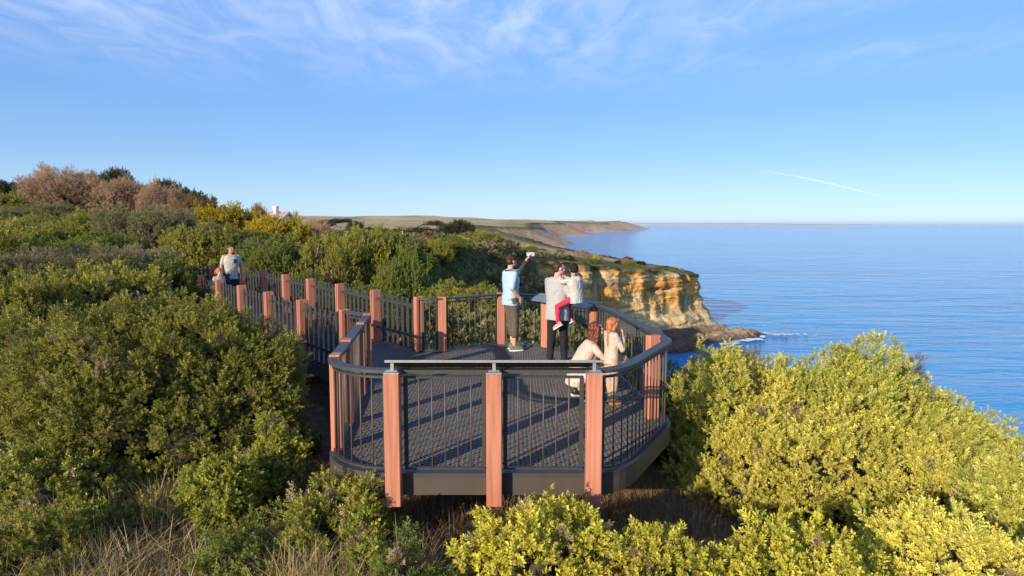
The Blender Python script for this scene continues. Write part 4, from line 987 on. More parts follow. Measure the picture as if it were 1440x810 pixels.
PAL = {  # leaf colours: (main, alternate, tips)
    'olive': ((.175, .195, .036), (.275, .270, .048), (.42, .385, .075)),
    'green': ((.115, .160, .032), (.175, .205, .040), (.26, .275, .055)),
    'lime': ((.18, .225, .034), (.26, .280, .040), (.37, .36, .06)),
    'yellow': ((.46, .44, .050), (.59, .54, .068), (.72, .65, .12)),
    'straw': ((.39, .405, .07), (.56, .525, .10), (.74, .66, .17)),
    'gold': ((.36, .275, .015), (.44, .33, .016), (.50, .39, .025)),
    'brown': ((.32, .20, .125), (.42, .28, .185), (.52, .37, .26)),
    'rust': ((.24, .125, .05), (.30, .165, .065), (.36, .22, .10)),
    'dark': ((.055, .058, .024), (.07, .072, .028), (.09, .085, .04)),
    'grey': ((.18, .175, .08), (.24, .22, .11), (.31, .28, .15)),
}
def bush_arrays(lobes, n_cl, per, size, kind, pal, seed, spread=.55, dead=.022, low=-.6, upb=.40, inset=.28, patch=1.0, clump=1.0):
    """tufted foliage over a union of ellipsoid lobes. returns V,Q,C and the tuft centres"""
    g = np.random.default_rng(seed); lobes = np.asarray(lobes, float)
    area = np.array([(l[3] * l[4] + l[3] * l[5] + l[4] * l[5]) for l in lobes]); cnt = np.maximum(3, (n_cl * 1.2 * area / area.sum()).astype(int))
    P, N = [], []
    for k, l in enumerate(lobes):
        d = rand_unit(cnt[k] * 3, g); d = d[d[:, 2] > low][:cnt[k]]
        c = l[:3]; r = l[3:6]
        wob = 1 + .16 * fbm(d * 6.5 + seed, seed + 50 + k, 2) + .30 * fbm(d * 1.9 + seed * 3.1 + k * 5.3, seed + k, 3)
        depth = 1 - inset * g.random(len(d)) ** 2.2
        p = c + d * r * (wob * depth)[:, None]; n = d / r; n /= np.linalg.norm(n, axis=1)[:, None]
        ok = np.ones(len(p), bool)
        for j, m in enumerate(lobes):
            if j != k: ok &= (((p - m[:3]) / m[3:6]) ** 2).sum(1) > .70
        P.append(p[ok]); N.append(n[ok])
    P = np.vstack(P); N = np.vstack(N)
    tot = n_cl * per; per = 26; n_t = max(8, tot // per)
    kk = g.permutation(len(P)); P = P[kk]; N = N[kk]; cell = size * 1.75
    for _ in range(6):
        key = np.floor(P / cell).astype(np.int64); _u, first = np.unique(key[:, 0] * 73856093 + key[:, 1] * 19349663 + key[:, 2] * 83492791, return_index=True)
        if len(first) >= n_t * .8: break
        cell *= .86
    kk = g.permutation(first)[:int(n_t * 1.15)]; P = P[kk]; N = N[kk]
    up = np.array([0, 0, 1.0])
    main, alt, tip = [np.array(x) for x in PAL[pal]]
    pn = ss(-.25, .45, fbm(P / (1.1 * patch) + seed, seed + 9, 3))
    ccol = main * (1 - pn[:, None]) + alt * pn[:, None]
    dn = fbm(P / .55 + seed * 1.7, seed + 13, 3)
    thin = (dn > .52) & (g.random(len(P)) < .6); P = P[~thin]; N = N[~thin]; ccol = ccol[~thin]; dn = dn[~thin]
    isdead = g.random(len(P)) < dead * (1 + 8 * ss(.3, .55, dn)); ccol[isdead] = np.array((.33, .25, .15)) * g.uniform(.6, 1.25, (isdead.sum(), 1))
    n = len(P); cs = np.clip(np.exp(g.normal(0, .38, n)), .5, 2.0)
    # each tuft is a plume of sprigs along its own axis
    idx = np.repeat(np.arange(n), per); m = len(idx)
    axis = N * .75 + up * upb + rand_unit(n, g) * .42; axis /= np.linalg.norm(axis, axis=1)[:, None]
    a = axis[idx]; rad = rand_unit(m, g); rad = rad - a * (rad * a).sum(1)[:, None]; rad /= np.linalg.norm(rad, axis=1)[:, None] + 1e-9
    tt = g.random(m) ** .8; Lt = (size * g.uniform(1.4, 3.1, n) * cs * clump)[idx]; Rt = (size * .95 * cs * clump)[idx]
    pos = P[idx] + a * (Lt * (tt - .35))[:, None] + rad * (Rt * (1 - .62 * tt) * np.sqrt(g.random(m)))[:, None]
    d = a * .8 + rad * (.85 * (1 - .55 * tt))[:, None] + rand_unit(m, g) * .35; d /= np.linalg.norm(d, axis=1)[:, None]
    s = size * g.uniform(.6, 1.3, m) * cs[idx] ** .5
    t = g.random(m)[:, None] ** 2.2
    col = ccol[idx] * (1 - t * .8) + tip * t * .8 * (~isdead[idx])[:, None] + ccol[idx] * t * .8 * isdead[idx][:, None]
    col = col * g.uniform(.8, 1.2, (m, 1))
    V, Q, C = place_sprigs(pos, d, s, col, kind, g)
    return V, Q, C, P

def limb_arrays(P, root, g, n=60, r0=.035, r1=.006, sides=4, seg=5, wig=.12):
    """twisting branches from the root up to some of the tuft centres"""
    V, Q = [], []; off = 0; pick = P[g.choice(len(P), min(n, len(P)), replace=False)]
    for e in pick:
        L = np.linalg.norm(e - root); mid = root + (e - root) * .45 + np.array([0, 0, .14 * L]) + g.normal(size=3) * wig * L * .5
        pts = []
        for t in np.linspace(0, 1, seg): pts.append((1 - t) ** 2 * root + 2 * t * (1 - t) * mid + t * t * e + g.normal(size=3) * wig * .14 * L * math.sin(math.pi * t))
        pts = np.array(pts); rad = np.linspace(r0 * g.uniform(.6, 1.2), r1, seg)
        for k in range(seg):
            d = unit(pts[min(k + 1, seg - 1)] - pts[max(k - 1, 0)]); a = unit(np.cross(d, [.3, .1, 1.0])); b = np.cross(d, a)
            for i in range(sides): V.append(pts[k] + rad[k] * (a * math.cos(2 * math.pi * i / sides) + b * math.sin(2 * math.pi * i / sides)))
        for k in range(seg - 1):
            for i in range(sides):
                j = (i + 1) % sides; Q.append([off + k * sides + i, off + k * sides + j, off + (k + 1) * sides + j, off + (k + 1) * sides + i])
        off += seg * sides
    return np.array(V), np.array(Q)

def core_arrays(lobes, seed, f=.50, nu=14, nv=8):
    """the tangle of old wood inside: lumpy closed lobes"""
    mb = MB()
    for k, l in enumerate(lobes):
        n0 = mb.n; mb.sphere(l[:3], np.array(l[3:6]) * f, None, nu, nv); v = mb.V[-1]; c = np.array(l[:3])
        w = 1 + .22 * fbm((v - c) * 2.3 + seed, seed + k, 2); mb.V[-1] = c + (v - c) * w[:, None]
    return np.vstack(mb.V), mb.F

def shrub(name, label, cat, base, lobes, n_cl, per, size, kind, pal, seed, group=None, nbr=50, br=.03, **kw):
    """a shrub of foliage and branches; lobes are relative to its base"""
    root = empty(name, tuple(base), label, cat, group)
    V, Q, C, P = bush_arrays(lobes, n_cl, per, size, kind, pal, seed, **kw)
    link('foliage', np_mesh('foliage', V, [Q], C), MAT['leaf'], root)
    g = np.random.default_rng(seed + 77)
    bv, bq = limb_arrays(P, np.array([0, 0, .0]), g, nbr, br)
    cv, cf = core_arrays(lobes, seed)
    tv, tq = limb_arrays(P * 1.035 + np.array((0, 0, .03)), np.array([0, 0, .1]), g, nbr // 2, .010, .0022, 3, 6, .2); bq = np.vstack([bq, tq + len(bv)]); bv = np.vstack([bv, tv])
    F = [bq] + [np.vstack(f) + len(bv) for f in cf.values() if f]
    link('branches', np_mesh('branches', np.vstack([bv, cv]), F), MAT['bark'], root)
    return root

def at_px(px, py, d):
    th = math.radians(5.41); c, s = math.cos(th), math.sin(th); u = (px - 720) / 960; v = (405 - py) / 960
    q = (u, c + v * s, -s + v * c); k = d / q[1]; return u * k, d, CAM_H + q[2] * k

# ---------------------------------------------------------------- foreground shrubs, each modelled for its spot
def near(name, label, px, pytop, d, wpx, pal, seed, kind='small', size=.085, dens=1.0, depth=1.0, lob=7, hmin=.6, **kw):
    x, y, zt = at_px(px, pytop, d); g0 = gz(x, y); h = max(hmin, (zt - g0) * .88); r = wpx / 960 * d / 2
    rr = random.Random(seed); L = [(0, 0, h * .42, r * .80, r * .80 * depth, h * .52)]
    for k in range(lob):
        a = 2 * math.pi * (k + rr.random() * .6) / lob; q = rr.uniform(.30, .58); f = rr.uniform(.30, .52)
        zz = h * rr.uniform(.30, .70); L.append((math.cos(a) * r * q, math.sin(a) * r * q * depth, zz, r * f, r * f * depth, min(h * .40, h - zz)))
    A = sum(l[3] * l[5] + l[3] * l[4] for l in L[:1]) * 6 + r * h * 4
    n = int(A * dens / (size * 1.15) ** 2 * .62)
    return shrub(name, label, 'shrub', (x, y, g0 - .1), L, n, 11, size, kind, pal, seed, **kw)

# the big olive shrub at the left
bx, by = -4.75, 8.9; b0 = gz(bx, by)
BIG_ = [(0, 0, 1.10, 1.45, 1.35, 1.12), (-1.0, .1, .95, 1.1, 1.1, 1.0), (1.0, -.1, .80, 1.0, 1.0, .95), (-.25, .95, 1.25, 1.2, 1.0, .92), (-.95, 1.5, 1.22, 1.05, .9, .82), (-.15, -.75, .72, 1.1, .85, .85), (-1.35, -.55, .55, .85, .8, .8), (.85, .75, 1.15, .85, .9, .80), (.45, .2, 1.50, .85, .8, .66), (-1.6, .8, 1.1, .85, .9, .82), (.85, -.8, .50, .75, .7, .70), (-.4, .45, 1.75, .8, .7, .5)]
BIG = [(l[0], l[1], l[2] - (.12 if l[2] > 1.1 else 0)) + (l[3] * .88, l[4] * .88, l[5] * .97) for l in BIG_]
shrub('coastal_shrub', 'very large rounded olive green shrub filling the left side in front of the walkway fence', 'shrub', (bx, by, b0), BIG, 5200, 11, .085, 'small', 'olive', 21, nbr=130, br=.05, low=-.6, dead=.025, inset=.34)
# the big yellow-green shrub on the right
bx, by = 4.35, 8.75; b0 = gz(bx, by)
RIGHT = [(0, 0, .62, 1.4, 1.3, .92), (-1.35, .1, .70, .80, .85, .98), (.5, .35, .82, 1.1, 1.0, .90), (1.35, -.1, .28, .95, 1.0, .72), (-.55, -.75, .50, .95, .8, .8), (.55, -.95, .35, .95, .75, .66), (-1.45, -.65, .38, .75, .7, .70), (2.1, -.4, -.02, .80, .85, .55), (-.35, .4, .86, .75, .8, .64), (-1.55, .45, 1.02, .45, .5, .74), (-1.0, .3, .88, .5, .55, .78), (.35, .2, 1.06, .70, .7, .64), (.95, .1, .66, .70, .8, .66)]
shrub('coastal_shrub', 'huge yellow green sunlit shrub on the right between the deck corner and the sea', 'shrub', (bx, by, b0 - .12), RIGHT, 5400, 11, .084, 'small', 'straw', 31, nbr=130, br=.045, dead=.016, low=-.6, upb=.85, inset=.38, clump=1.15)

near('coastal_shrub', 'bright yellow green leafy shrub at the bottom centre in front of the deck fascia', 768, 690, 5.2, 250, 'yellow', 41, 'broad', .072, 1.3, .85)
near('coastal_shrub', 'yellow green spreading shrub at the bottom, right of the front posts', 960, 735, 4.75, 290, 'yellow', 42, 'broad', .072, 1.3, .8)
near('coastal_shrub', 'yellow shrub along the bottom edge under the huge right shrub', 1130, 728, 4.7, 330, 'yellow', 43, 'broad', .072, 1.3, .8)
near('coastal_shrub', 'olive yellow shrub in the bottom right corner', 1370, 706, 5.0, 330, 'straw', 44, 'small', .075, 1.3, .8)
near('coastal_shrub', 'yellow green shrub rising at the right edge against the sea', 1432, 628, 6.3, 200, 'straw', 45, 'small', .078, 1.3, .9)
near('coastal_shrub', 'low green shrub leaning against the front left corner of the deck', 470, 668, 6.05, 150, 'olive', 46, 'small', .072, 1.3, .9)
near('coastal_shrub', 'small dark green bush below the left front post', 575, 745, 5.0, 110, 'green', 47, 'small', .07, 1.2, .9, lob=5)
near('coastal_shrub', 'small light green shrub at the foot of the large olive shrub, nearer the deck', 385, 565, 7.4, 90, 'lime', 48, 'broad', .068, 1.3, .9)
near('coastal_shrub', 'small light green shrub at the foot of the large olive shrub, farther from the deck', 310, 626, 6.6, 95, 'lime', 49, 'broad', .068, 1.3, .9)
near('coastal_shrub', 'olive shrub at the lower left under the large olive shrub', 75, 622, 7.0, 230, 'olive', 50, 'broad', .075, 1.3, .9, hmin=.4)
near('coastal_shrub', 'low dark grey green shrub at the very bottom left of centre', 330, 735, 5.6, 130, 'green', 51, 'small', .072, 1.2, .9, hmin=.4)
near('coastal_shrub', 'fresh green shrub in the shade just beyond the right corner of the deck', 950, 505, 10.3, 120, 'green', 52, 'broad', .085, 1.2, .9)
near('coastal_shrub', 'tiny bright yellow shrub growing in the dry grass at the lower left', 105, 690, 6.2, 55, 'lime', 53, 'broad', .07, 1.0, .9, lob=4, hmin=.3)
near('coastal_shrub', 'small yellow tipped bush among the dry grass below the left front post', 525, 720, 5.3, 60, 'lime', 54, 'broad', .068, 1.0, .9, lob=4, hmin=.3)

near('coastal_shrub', 'olive bush in the dry grass at the bottom left, right of the tiny yellow one', 200, 690, 6.7, 150, 'olive', 55, 'small', .072, 1.2, .9, hmin=.35, lob=5)
near('coastal_shrub', 'dark olive bush in the bottom left corner among dry grass', 40, 715, 5.6, 190, 'olive', 56, 'small', .072, 1.2, .9, hmin=.35, lob=5)
# ---------------------------------------------------------------- dry grass
def grass_clump_mesh(name, spots, seed, cols, h=(.25, .5), per=60, lean=.5, rad=.22, w=.006):
    g = np.random.default_rng(seed); V, Q, C = [], [], []; off = 0
    for x, y in spots:
        n = per; a = g.uniform(0, 2 * np.pi, n); rr_ = rad * np.sqrt(g.random(n)); px = x + np.cos(a) * rr_; py = y + np.sin(a) * rr_
        z = ground(px, py); H = g.uniform(*h, n); az = g.uniform(0, 2 * np.pi, n); ln = lean * g.random(n) ** .7
        col = np.array(cols)[g.integers(0, len(cols), n)] * g.uniform(.75, 1.2, (n, 1)); tw = g.uniform(0, np.pi, n)
        for k in range(5):
            t = k / 4; r_ = H * ln * t ** 1.8; zz = z + H * (t - .35 * ln * t * t)
            wx = w * (1 - t * .9) * np.cos(tw); wy = w * (1 - t * .9) * np.sin(tw)
            cx = px + np.cos(az) * r_; cy = py + np.sin(az) * r_
            V.append(np.stack([np.stack([cx - wx, cy - wy, zz], 1), np.stack([cx + wx, cy + wy, zz], 1)], 1))
        blk = np.stack(V[-5:], 1).reshape(n, 10, 3); del V[-5:]
        V.append(blk.reshape(-1, 3)); base = off + np.arange(n)[:, None] * 10
        for k in range(4): Q.append(np.stack([base[:, 0] + 2 * k, base[:, 0] + 2 * k + 1, base[:, 0] + 2 * k + 3, base[:, 0] + 2 * k + 2], 1))
        C.append(np.repeat(col, 10, 0)); off += n * 10
    return np_mesh(name, np.vstack(V), [np.vstack(Q)], np.vstack(C))
def spots_px(x0, x1, y0, y1, d0, d1, n, seed):
    r = random.Random(seed); out = []
    for _ in range(n):
        t = r.random(); px = x0 + (x1 - x0) * r.random(); d = d0 + (d1 - d0) * t; out.append(((px - 720) / 960 * d, d))
    return out
STRAW = [(.54, .42, .22), (.45, .33, .17), (.34, .24, .12), (.60, .49, .28), (.25, .26, .08)]
DRYBR = [(.30, .175, .10), (.38, .24, .14), (.21, .125, .07), (.44, .31, .19)]
tag(link('dry_grass', grass_clump_mesh('dry_grass', spots_px(-60, 270, 0, 0, 4.9, 7.2, 46, 4) + spots_px(370, 600, 0, 0, 4.4, 5.6, 40, 5), 6, STRAW, (.35, .70), 90, .9), MAT['leaf']), kind='stuff', label='dry straw coloured grass at the lower left')
tag(link('dead_bracken', grass_clump_mesh('dead_bracken', spots_px(400, 960, 0, 0, 6.0, 8.8, 170, 7) + spots_px(850, 1010, 0, 0, 6.0, 8.6, 60, 8) + spots_px(60, 420, 0, 0, 5.6, 6.8, 60, 12), 9, DRYBR, (.18, .42), 80, .9, .3), MAT['leaf']), kind='stuff', label='matted dead brown bracken under the front of the deck')

# bare grey dead branches at the far left
def dead_branches(label, px, py, d, seed, n=16, R=.8):
    x, y, z = at_px(px, py, d); g0 = gz(x, y); root = (x, y, g0); g = np.random.default_rng(seed); mb = MB(root)
    o = np.array(root)
    def grow(p, dr, L, r, lev):
        pts = [p]
        for k in range(4): dr = unit(dr + g.normal(size=3) * .22 + np.array([0, 0, .04])); pts.append(pts[-1] + dr * L / 4)
        for k in range(4): mb.cyl(pts[k], pts[k + 1], r * (1 - k * .17), r * (1 - (k + 1) * .17), 5)
        if lev:
            for k in (1, 2, 3, 4):
                for _ in range(2): grow(pts[k], unit(dr + g.normal(size=3) * .75), L * .55, r * .5, lev - 1)
    for _ in range(n // 4): grow(o, unit(np.array([g.normal() * .7, g.normal() * .7, 1.0])), R, .018, 2)
    return tag(mb.build('dead_branches', basic('weathered_wood', (.36, .32, .27), .9, var=.3), None, root), label, 'dead shrub')
dead_branches('bare silver grey dead branches at the left edge beside the large olive shrub', 22, 545, 8.2, 3, 12, .55)
dead_branches('thin pale dead twigs standing left of the large olive shrub', 62, 455, 10.5, 5, 8, .7)

# ---------------------------------------------------------------- scrub on the slopes: shrub kinds built once, then copied one by one
PROTO = {}
def proto(key, pal, seed, n_cl, per, size, kind, squash=.72, lob=7, **kw):
    rr = random.Random(seed); L = [(0, 0, .34, .72, .72, .40)]
    for k in range(lob):
        a = 2 * math.pi * (k + rr.random() * .7) / lob; q = rr.uniform(.32, .60); f = rr.uniform(.30, .46); zz = rr.uniform(.26, .58); L.append((math.cos(a) * q, math.sin(a) * q, zz, f, f, min(f * .9, squash + .12 - zz * .6)))
    V, Q, C, P = bush_arrays(L, n_cl, per, size, kind, pal, seed, **kw)
    g = np.random.default_rng(seed); bv, bq = limb_arrays(P, np.zeros(3), g, 26, .03, .006, 3, 4)
    cv, cf = core_arrays(L, seed)
    zt = np.percentile(V[:, 2], 99.3); rt = np.percentile(np.hypot(V[:, 0], V[:, 1]), 97.5); nrm = np.array((1 / rt, 1 / rt, 1 / zt)); V = V * nrm; bv = bv * nrm; cv = cv * nrm
    PROTO[key] = (np_mesh('foliage', V, [Q], C), np_mesh('branches', np.vstack([bv, cv]), [bq] + [np.vstack(f) + len(bv) for f in cf.values() if f]))
for s_, (pal, kind) in enumerate((('olive', 'small'), ('green', 'small'), ('grey', 'needle'), ('gold', 'small'), ('brown', 'dry'), ('rust', 'dry'), ('dark', 'small'), ('straw', 'small'))):
    proto((pal, 'mid', 0), pal, 100 + s_, 1350, 9, .082, kind, inset=.3)
    if pal in ('olive', 'green', 'brown'): proto((pal, 'mid', 1), pal, 130 + s_, 1350, 9, .085, kind, inset=.34, lob=9)
    proto((pal, 'far', 0), pal, 160 + s_, 340, 7, .15, 'coarse', inset=.3)

def put(pal, lod, x, y, w, h, label, group, rz=None, z=None, name='coastal_shrub', r=random.Random(77)):
    var = r.randrange(2) if (pal, lod, 1) in PROTO else 0
    f, b = PROTO[(pal, lod, var)]
    root = empty(name, (x, y, (gz(x, y) if z is None else z) - .06 * h), label, 'shrub', group)
    root.rotation_euler = (0, 0, r.uniform(0, 6.28) if rz is None else rz); root.scale = (w / 2, w / 2, h)
    if lod == 'mid':
        link('foliage', f, MAT['leaf'], root); link('branches', b, MAT['bark'], root)
    else: link('foliage', f, MAT['leaf'], root)
    return root
taken = []
def spot(px, pytop, d, wpx, pal, label, lod='mid', hmin=.8, group=None, hmax=4.5):
    x, y, zt = at_px(px, pytop, d); w = wpx / 960 * d; h = min(hmax, max(hmin, zt - gz(x, y)))
    taken.append((x, y, w * .42)); return put(pal, lod, x, y, w, h, label, group)
# --- shrubs one can tell apart on the hillside
spot(82, 232, 55, 120, 'brown', 'tall pale pinkish brown shrub on the hill crest at the left skyline')
spot(15, 254, 56, 90, 'dark', 'dark shrub at the far left of the hill skyline')
spot(170, 252, 56, 110, 'brown', 'pinkish brown shrub on the hill crest right of the tallest one')
spot(152, 236, 64, 70, 'dark', 'dark flat topped shrub showing above the pinkish brown ones on the hill crest')
spot(222, 252, 62, 80, 'dark', 'dark shrub in the middle of the hill skyline')
spot(272, 265, 62, 70, 'dark', 'dark shrub low on the right end of the hill skyline')
spot(222, 256, 54, 70, 'brown', 'grey brown shrub below the dark shrubs of the hill skyline')
spot(262, 275, 48, 90, 'rust', 'rust brown shrub on the hill above the yellow flowering shrub')
spot(313, 287, 42, 100, 'gold', 'bright yellow shrub on the skyline left of the white house')
spot(352, 286, 45, 50, 'rust', 'brown shrub beside the white house on the skyline')
spot(398, 302, 37, 110, 'gold', 'bright yellow shrub in front of the white house')
spot(438, 308, 44, 60, 'brown', 'brown shrub right of the white house at the edge of the pasture')
spot(95, 298, 34, 120, 'olive', 'olive green shrub in a row under the pinkish brown crest')
spot(165, 296, 36, 110, 'green', 'green shrub under the pinkish brown crest, left of the pale twiggy one')
spot(228, 292, 38, 80, 'grey', 'pale grey twiggy shrub in the middle of the hillside')
spot(20, 305, 33, 90, 'olive', 'olive green shrub at the left edge below the dark skyline shrub')
spot(288, 318, 27, 120, 'olive', 'olive green shrub on the slope directly behind the walking man')
spot(385, 332, 25, 110, 'green', 'broad green shrub just behind the far picket fence')
spot(455, 334, 25, 110, 'olive', 'olive shrub behind the middle of the far picket fence')
spot(520, 322, 27, 150, 'olive', 'large olive shrub on the slope behind the end of the far picket fence')
spot(560, 352, 24, 80, 'green', 'green shrub at the edge of the shaded gully behind the deck')
spot(60, 335, 21, 150, 'green', 'green shrub on the lower left hillside near the frame edge')
spot(175, 345, 20, 150, 'grey', 'grey green shrub on the lower left hillside')
spot(130, 372, 15.5, 190, 'olive', 'olive shrub right above the large olive one at the left')
spot(15, 385, 13.5, 150, 'olive', 'olive shrub at the left edge above the grey dead branches')
spot(225, 362, 17.5, 120, 'green', 'dark green shrub at the left end of the near picket fence')
spot(20, 455, 9.6, 130, 'green', 'green shrub at the left edge behind the grey dead branches')
spot(640, 309, 118, 60, 'dark', 'clump like dark shrub on the spur crest above the man with the phone', 'mid')
spot(675, 325, 90, 60, 'olive', 'olive shrub on the shoulder of the spur left of the man with the phone', 'mid')

# --- the rest of the scrub: many alike, placed one by one
g = np.random.default_rng(5); cand = []
def clear_of_deck(x, y, w):
    if seg_dist(np.array([x]), np.array([y]), WALK)[0] < 1.25 + w * .45: return False
    if -2.6 - w * .5 < x < 2.1 + w * .5 and 5.5 < y < 13.4 + w * .45: return False
    return True
ZONES = []
def fill(n, ang, dist, size, hfac, pals, label, group, lod, sdmin=-24, gap=.36, maxh=3.2, tries=6000):
    k = 0
    for _ in range(tries):
        if k >= n: break
        a = math.radians(g.uniform(*ang)); d = math.exp(g.uniform(math.log(dist[0]), math.log(dist[1]))); x = d * math.tan(a); y = d
        w = g.uniform(*size)
        sd, W = coast_sd([x], [y])
        if sd[0] < sdmin or not clear_of_deck(x, y, w): continue
        if any((x - tx) ** 2 + (y - ty) ** 2 < (w * gap + tr) ** 2 for tx, ty, tr in taken): continue
        taken.append((x, y, w * gap)); pal = pals[int(g.integers(0, len(pals)))]
        h = min(maxh, w * hfac * g.uniform(.8, 1.2))
        put(pal, lod, x, y, w, h, label[pal] if isinstance(label, dict) else label, group[pal] if isinstance(group, dict) else group); k += 1
    return k
ad = dict(olive='olive green', green='green', grey='grey green', brown='pinkish brown', dark='dark', rust='rust brown', straw='straw coloured', gold='yellow')
lab = lambda t: {k: t % v for k, v in ad.items()}
c1 = fill(60, (-40, -11), (14, 47), (2.6, 4.6), .46, ('olive', 'olive', 'green', 'grey'), lab('%s rounded shrub in the mass of scrub on the left hillside'), lab('%s scrub on the left hillside'), 'mid')
c2 = fill(34, (-14, 6), (22, 62), (2.2, 4.2), .48, ('olive', 'green', 'grey', 'olive'), lab('%s shrub on the gully slope behind the deck'), lab('%s scrub in the gully behind the deck'), 'mid', -26)
c3 = fill(46, (-8, 8), (60, 135), (2.2, 4.6), .36, ('olive', 'olive', 'green', 'dark', 'grey'), lab('%s shrub on the spur between the deck and the headland'), lab('%s scrub on the spur'), 'far', -24)
c6 = fill(16, (-17, -8), (75, 150), (2.0, 4.0), .30, ('olive', 'green', 'dark'), lab('low %s shrub scattered along the edge of the pasture'), lab('%s scrub at the pasture edge'), 'far', 2)
c4 = fill(46, (-3, 17), (150, 262), (1.8, 4.6), .42, ('olive', 'olive', 'straw', 'brown', 'dark'), lab('small %s shrub on top of the headland above the ochre cliff'), lab('%s scrub on the headland'), 'far', -1.5)
c7 = fill(62, (-11, 6.5), (34, 168), (1.8, 3.8), .40, ('olive', 'grey', 'straw', 'rust', 'green'), lab('%s shrub on the steep slopes below the spur and above the cove'), lab('%s scrub on the slopes above the cove'), 'far', -27, .40)
c5 = fill(8, (22, 36), (10.5, 24), (1.6, 2.8), .5, ('straw', 'olive', 'green'), lab('%s shrub on the steep slope hidden behind the huge right shrub'), lab('%s scrub on the slope below the huge right shrub'), 'mid', -20)

for hx, hd, hw in ((455, 330, 34), (480, 520, 42), (500, 300, 26), (528, 240, 40), (548, 232, 34), (570, 262, 44), (596, 300, 40), (610, 420, 30), (430, 240, 36), (715, 560, 26), (690, 520, 24)):
    hxw = (hx - 720) / 960 * hd; put('dark', 'far', hxw, hd, hw / 960 * hd, 3.2, 'dark scrubby hedge clump far out on the tan pasture', 'hedge clumps on the pasture')
# low tangled undergrowth between the shrubs: nobody could count it
def undergrowth():
    g = np.random.default_rng(88); n = 86000
    d = np.exp(g.uniform(math.log(4.6), math.log(190), n)); a = np.radians(g.uniform(-64, 9, n)); x = d * np.tan(a); y = d
    z, sd, W, t = ground(x, y, True)
    ok = (sd > -27) & ((W > 12) | (sd > .5)) & (seg_dist(x, y, WALK) > 1.5) & ~((x > -3) & (x < 2.4) & (y < 14)) & ~((y < 12) & (x > -2.9)) & ~((y < 6) & (x > -3.5)) & ~((d > 85) & (sd > 9) & (fbm2(x, y, 16, 35) < .15))
    x, y, z, d = x[ok], y[ok], z[ok], d[ok]; n = len(x)
    P = np.stack([x, y, z - .03], 1); D = np.stack([np.zeros(n), np.zeros(n), np.ones(n)], 1) + rand_unit(n, g) * .75; D /= np.linalg.norm(D, axis=1)[:, None]
    S = g.uniform(.28, .55, n) * (1 + d / 75) * (.4 + .6 * ss(5, 16, d))
    pn = fbm2(x, y, 6, 14)[:, None]; k1 = np.array((.13, .13, .045)); k2 = np.array((.23, .17, .085)); k3 = np.array((.18, .19, .05))
    C = k1 + (k2 - k1) * ss(.1, .5, pn) + (k3 - k1) * ss(.1, .5, -pn); C = C * g.uniform(.7, 1.3, (n, 1))
    V, Q, C = place_sprigs(P, D, S, C, 'coarse', g)
    tag(link('undergrowth', np_mesh('undergrowth', V, [Q], C), MAT['leaf']), kind='stuff', label='low olive and brown undergrowth covering the slopes between the shrubs')
undergrowth()
print('scrub', c1, c2, c3, c4, c5, c6, c7)
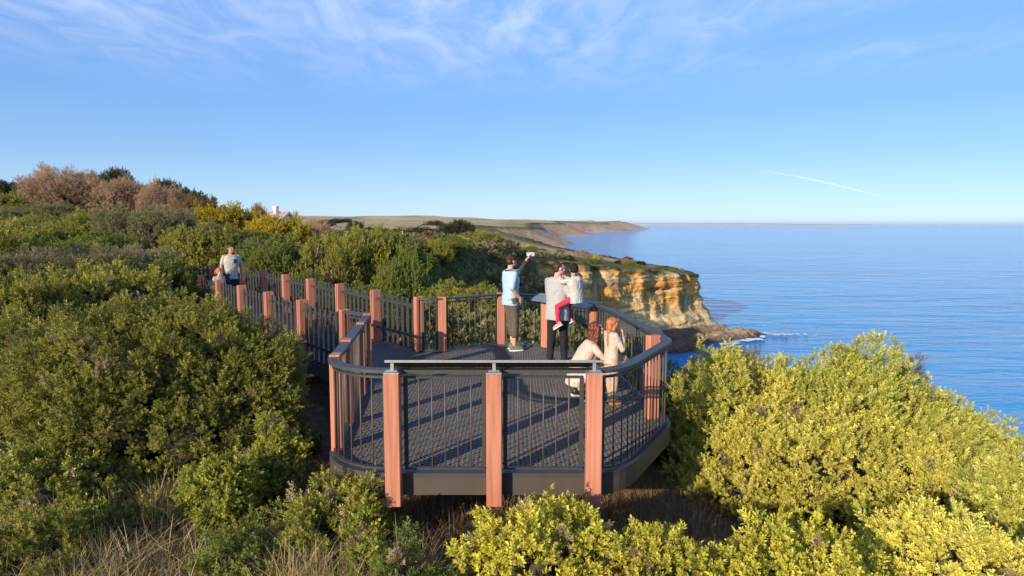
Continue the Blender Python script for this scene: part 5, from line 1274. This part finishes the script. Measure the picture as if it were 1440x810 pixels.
# ================================================================ small white house behind the scrub on the skyline
def build_house():
    x, y = -34.0, 98.0; z = gz(x, y) - .3; zt = at_px(380, 291, 98)[2]
    H = 4.3; z = min(z, zt - H - .65); root = empty('house', (x, y, z), 'small white house with pinkish roof half hidden by scrub on the skyline', 'house')
    a = math.radians(-25); ax = np.array((math.cos(a), math.sin(a), 0)); ay = np.array((-math.sin(a), math.cos(a), 0)); o = np.array((x, y, z)); up = np.array((0, 0, 1.0))
    L, Wd, he = 5.0, 4.0, H - 1.35
    white = basic('white_render', (.75, .73, .70), .8, var=.05); roofm = basic('faded_pink_tiles', (.42, .25, .24), .8, var=.2, scale=4); glass = basic('window_glass', (.03, .04, .05), .1)
    mb = MB(o); mb.box(o + up * he / 2, (L, Wd, he), ax, ay)
    for s in (-1, 1):
        p = o + ax * s * (L / 2 - .1); V = [p + ay * q * Wd / 2 + up * he + ax * e for e in (-.1, .1) for q in (-1, 1)] + [p + up * (he + 1.15) + ax * e for e in (-.1, .1)]
        mb.add(V, [[[0, 1, 4], [3, 2, 5]], [[0, 4, 5, 2], [1, 3, 5, 4], [0, 2, 3, 1]]])
    mb.build('wall', white, root)
    mb = MB(o)
    for s in (-1, 1):
        d = unit(ay * s * Wd / 2 - up * 1.2); c = o + ay * s * (Wd / 4 + .1) + up * (he + .62); mb.box(c, (L + .7, Wd / 2 * 1.24 + .3, .12), ax, d, np.cross(ax, d))
    rf = mb.build('roof', roofm, root)
    mb = MB(o); mb.box(o + ax * .9 + ay * -.5 + up * (he + 1.3), (.55, .55, 1.3), ax, ay); mb.box(o + ax * .9 + ay * -.5 + up * (he + 2.0), (.7, .7, .12), ax, ay); mb.build('chimney', white, rf)
    for s in (-1, 1):
        mb = MB(o)
        for q in (-1, 1):
            d = unit(ay * q * Wd / 2 - up * 1.2); c = o + ax * s * (L / 2 + .38) + ay * q * (Wd / 4 + .1) + up * (he + .52); mb.box(c, (.07, Wd / 2 * 1.24 + .3, .28), ax, d, np.cross(ax, d))
        mb.build('bargeboard', white, root)
    for u in (-1.4, 1.2):
        mb = MB(o); mb.box(o + ax * u - ay * (Wd / 2 + .02) + up * (he - 1.1), (1.1, .06, 1.2), ax, ay); w = mb.build('window', white, root)
        mb = MB(o); mb.box(o + ax * u - ay * (Wd / 2 + .055) + up * (he - 1.1), (.9, .02, 1.0), ax, ay); mb.build('pane', glass, w)
build_house()
# ================================================================ sea haze: one even, pale closed box of air round the whole scene
def build_haze():
    x0, x1, y0, y1, z0, z1 = -43000, 43000, -3500, 43000, -43.5, 48
    mb = MB(); mb.box(((x0 + x1) / 2, (y0 + y1) / 2, (z0 + z1) / 2), (x1 - x0, y1 - y0, z1 - z0))
    m = bpy.data.materials.new('haze_air'); m.use_nodes = True; nt = m.node_tree; nt.nodes.remove(nt.nodes['Principled BSDF'])
    v = nt.nodes.new('ShaderNodeVolumePrincipled'); v.inputs['Color'].default_value = (.80, .88, .97, 1); v.inputs['Density'].default_value = HAZE_D; v.inputs['Anisotropy'].default_value = .0
    nt.links.new(v.outputs[0], nt.nodes['Material Output'].inputs['Volume'])
    tag(mb.build('haze', m), kind='stuff')
HAZE_D = 2.5e-5
build_haze()
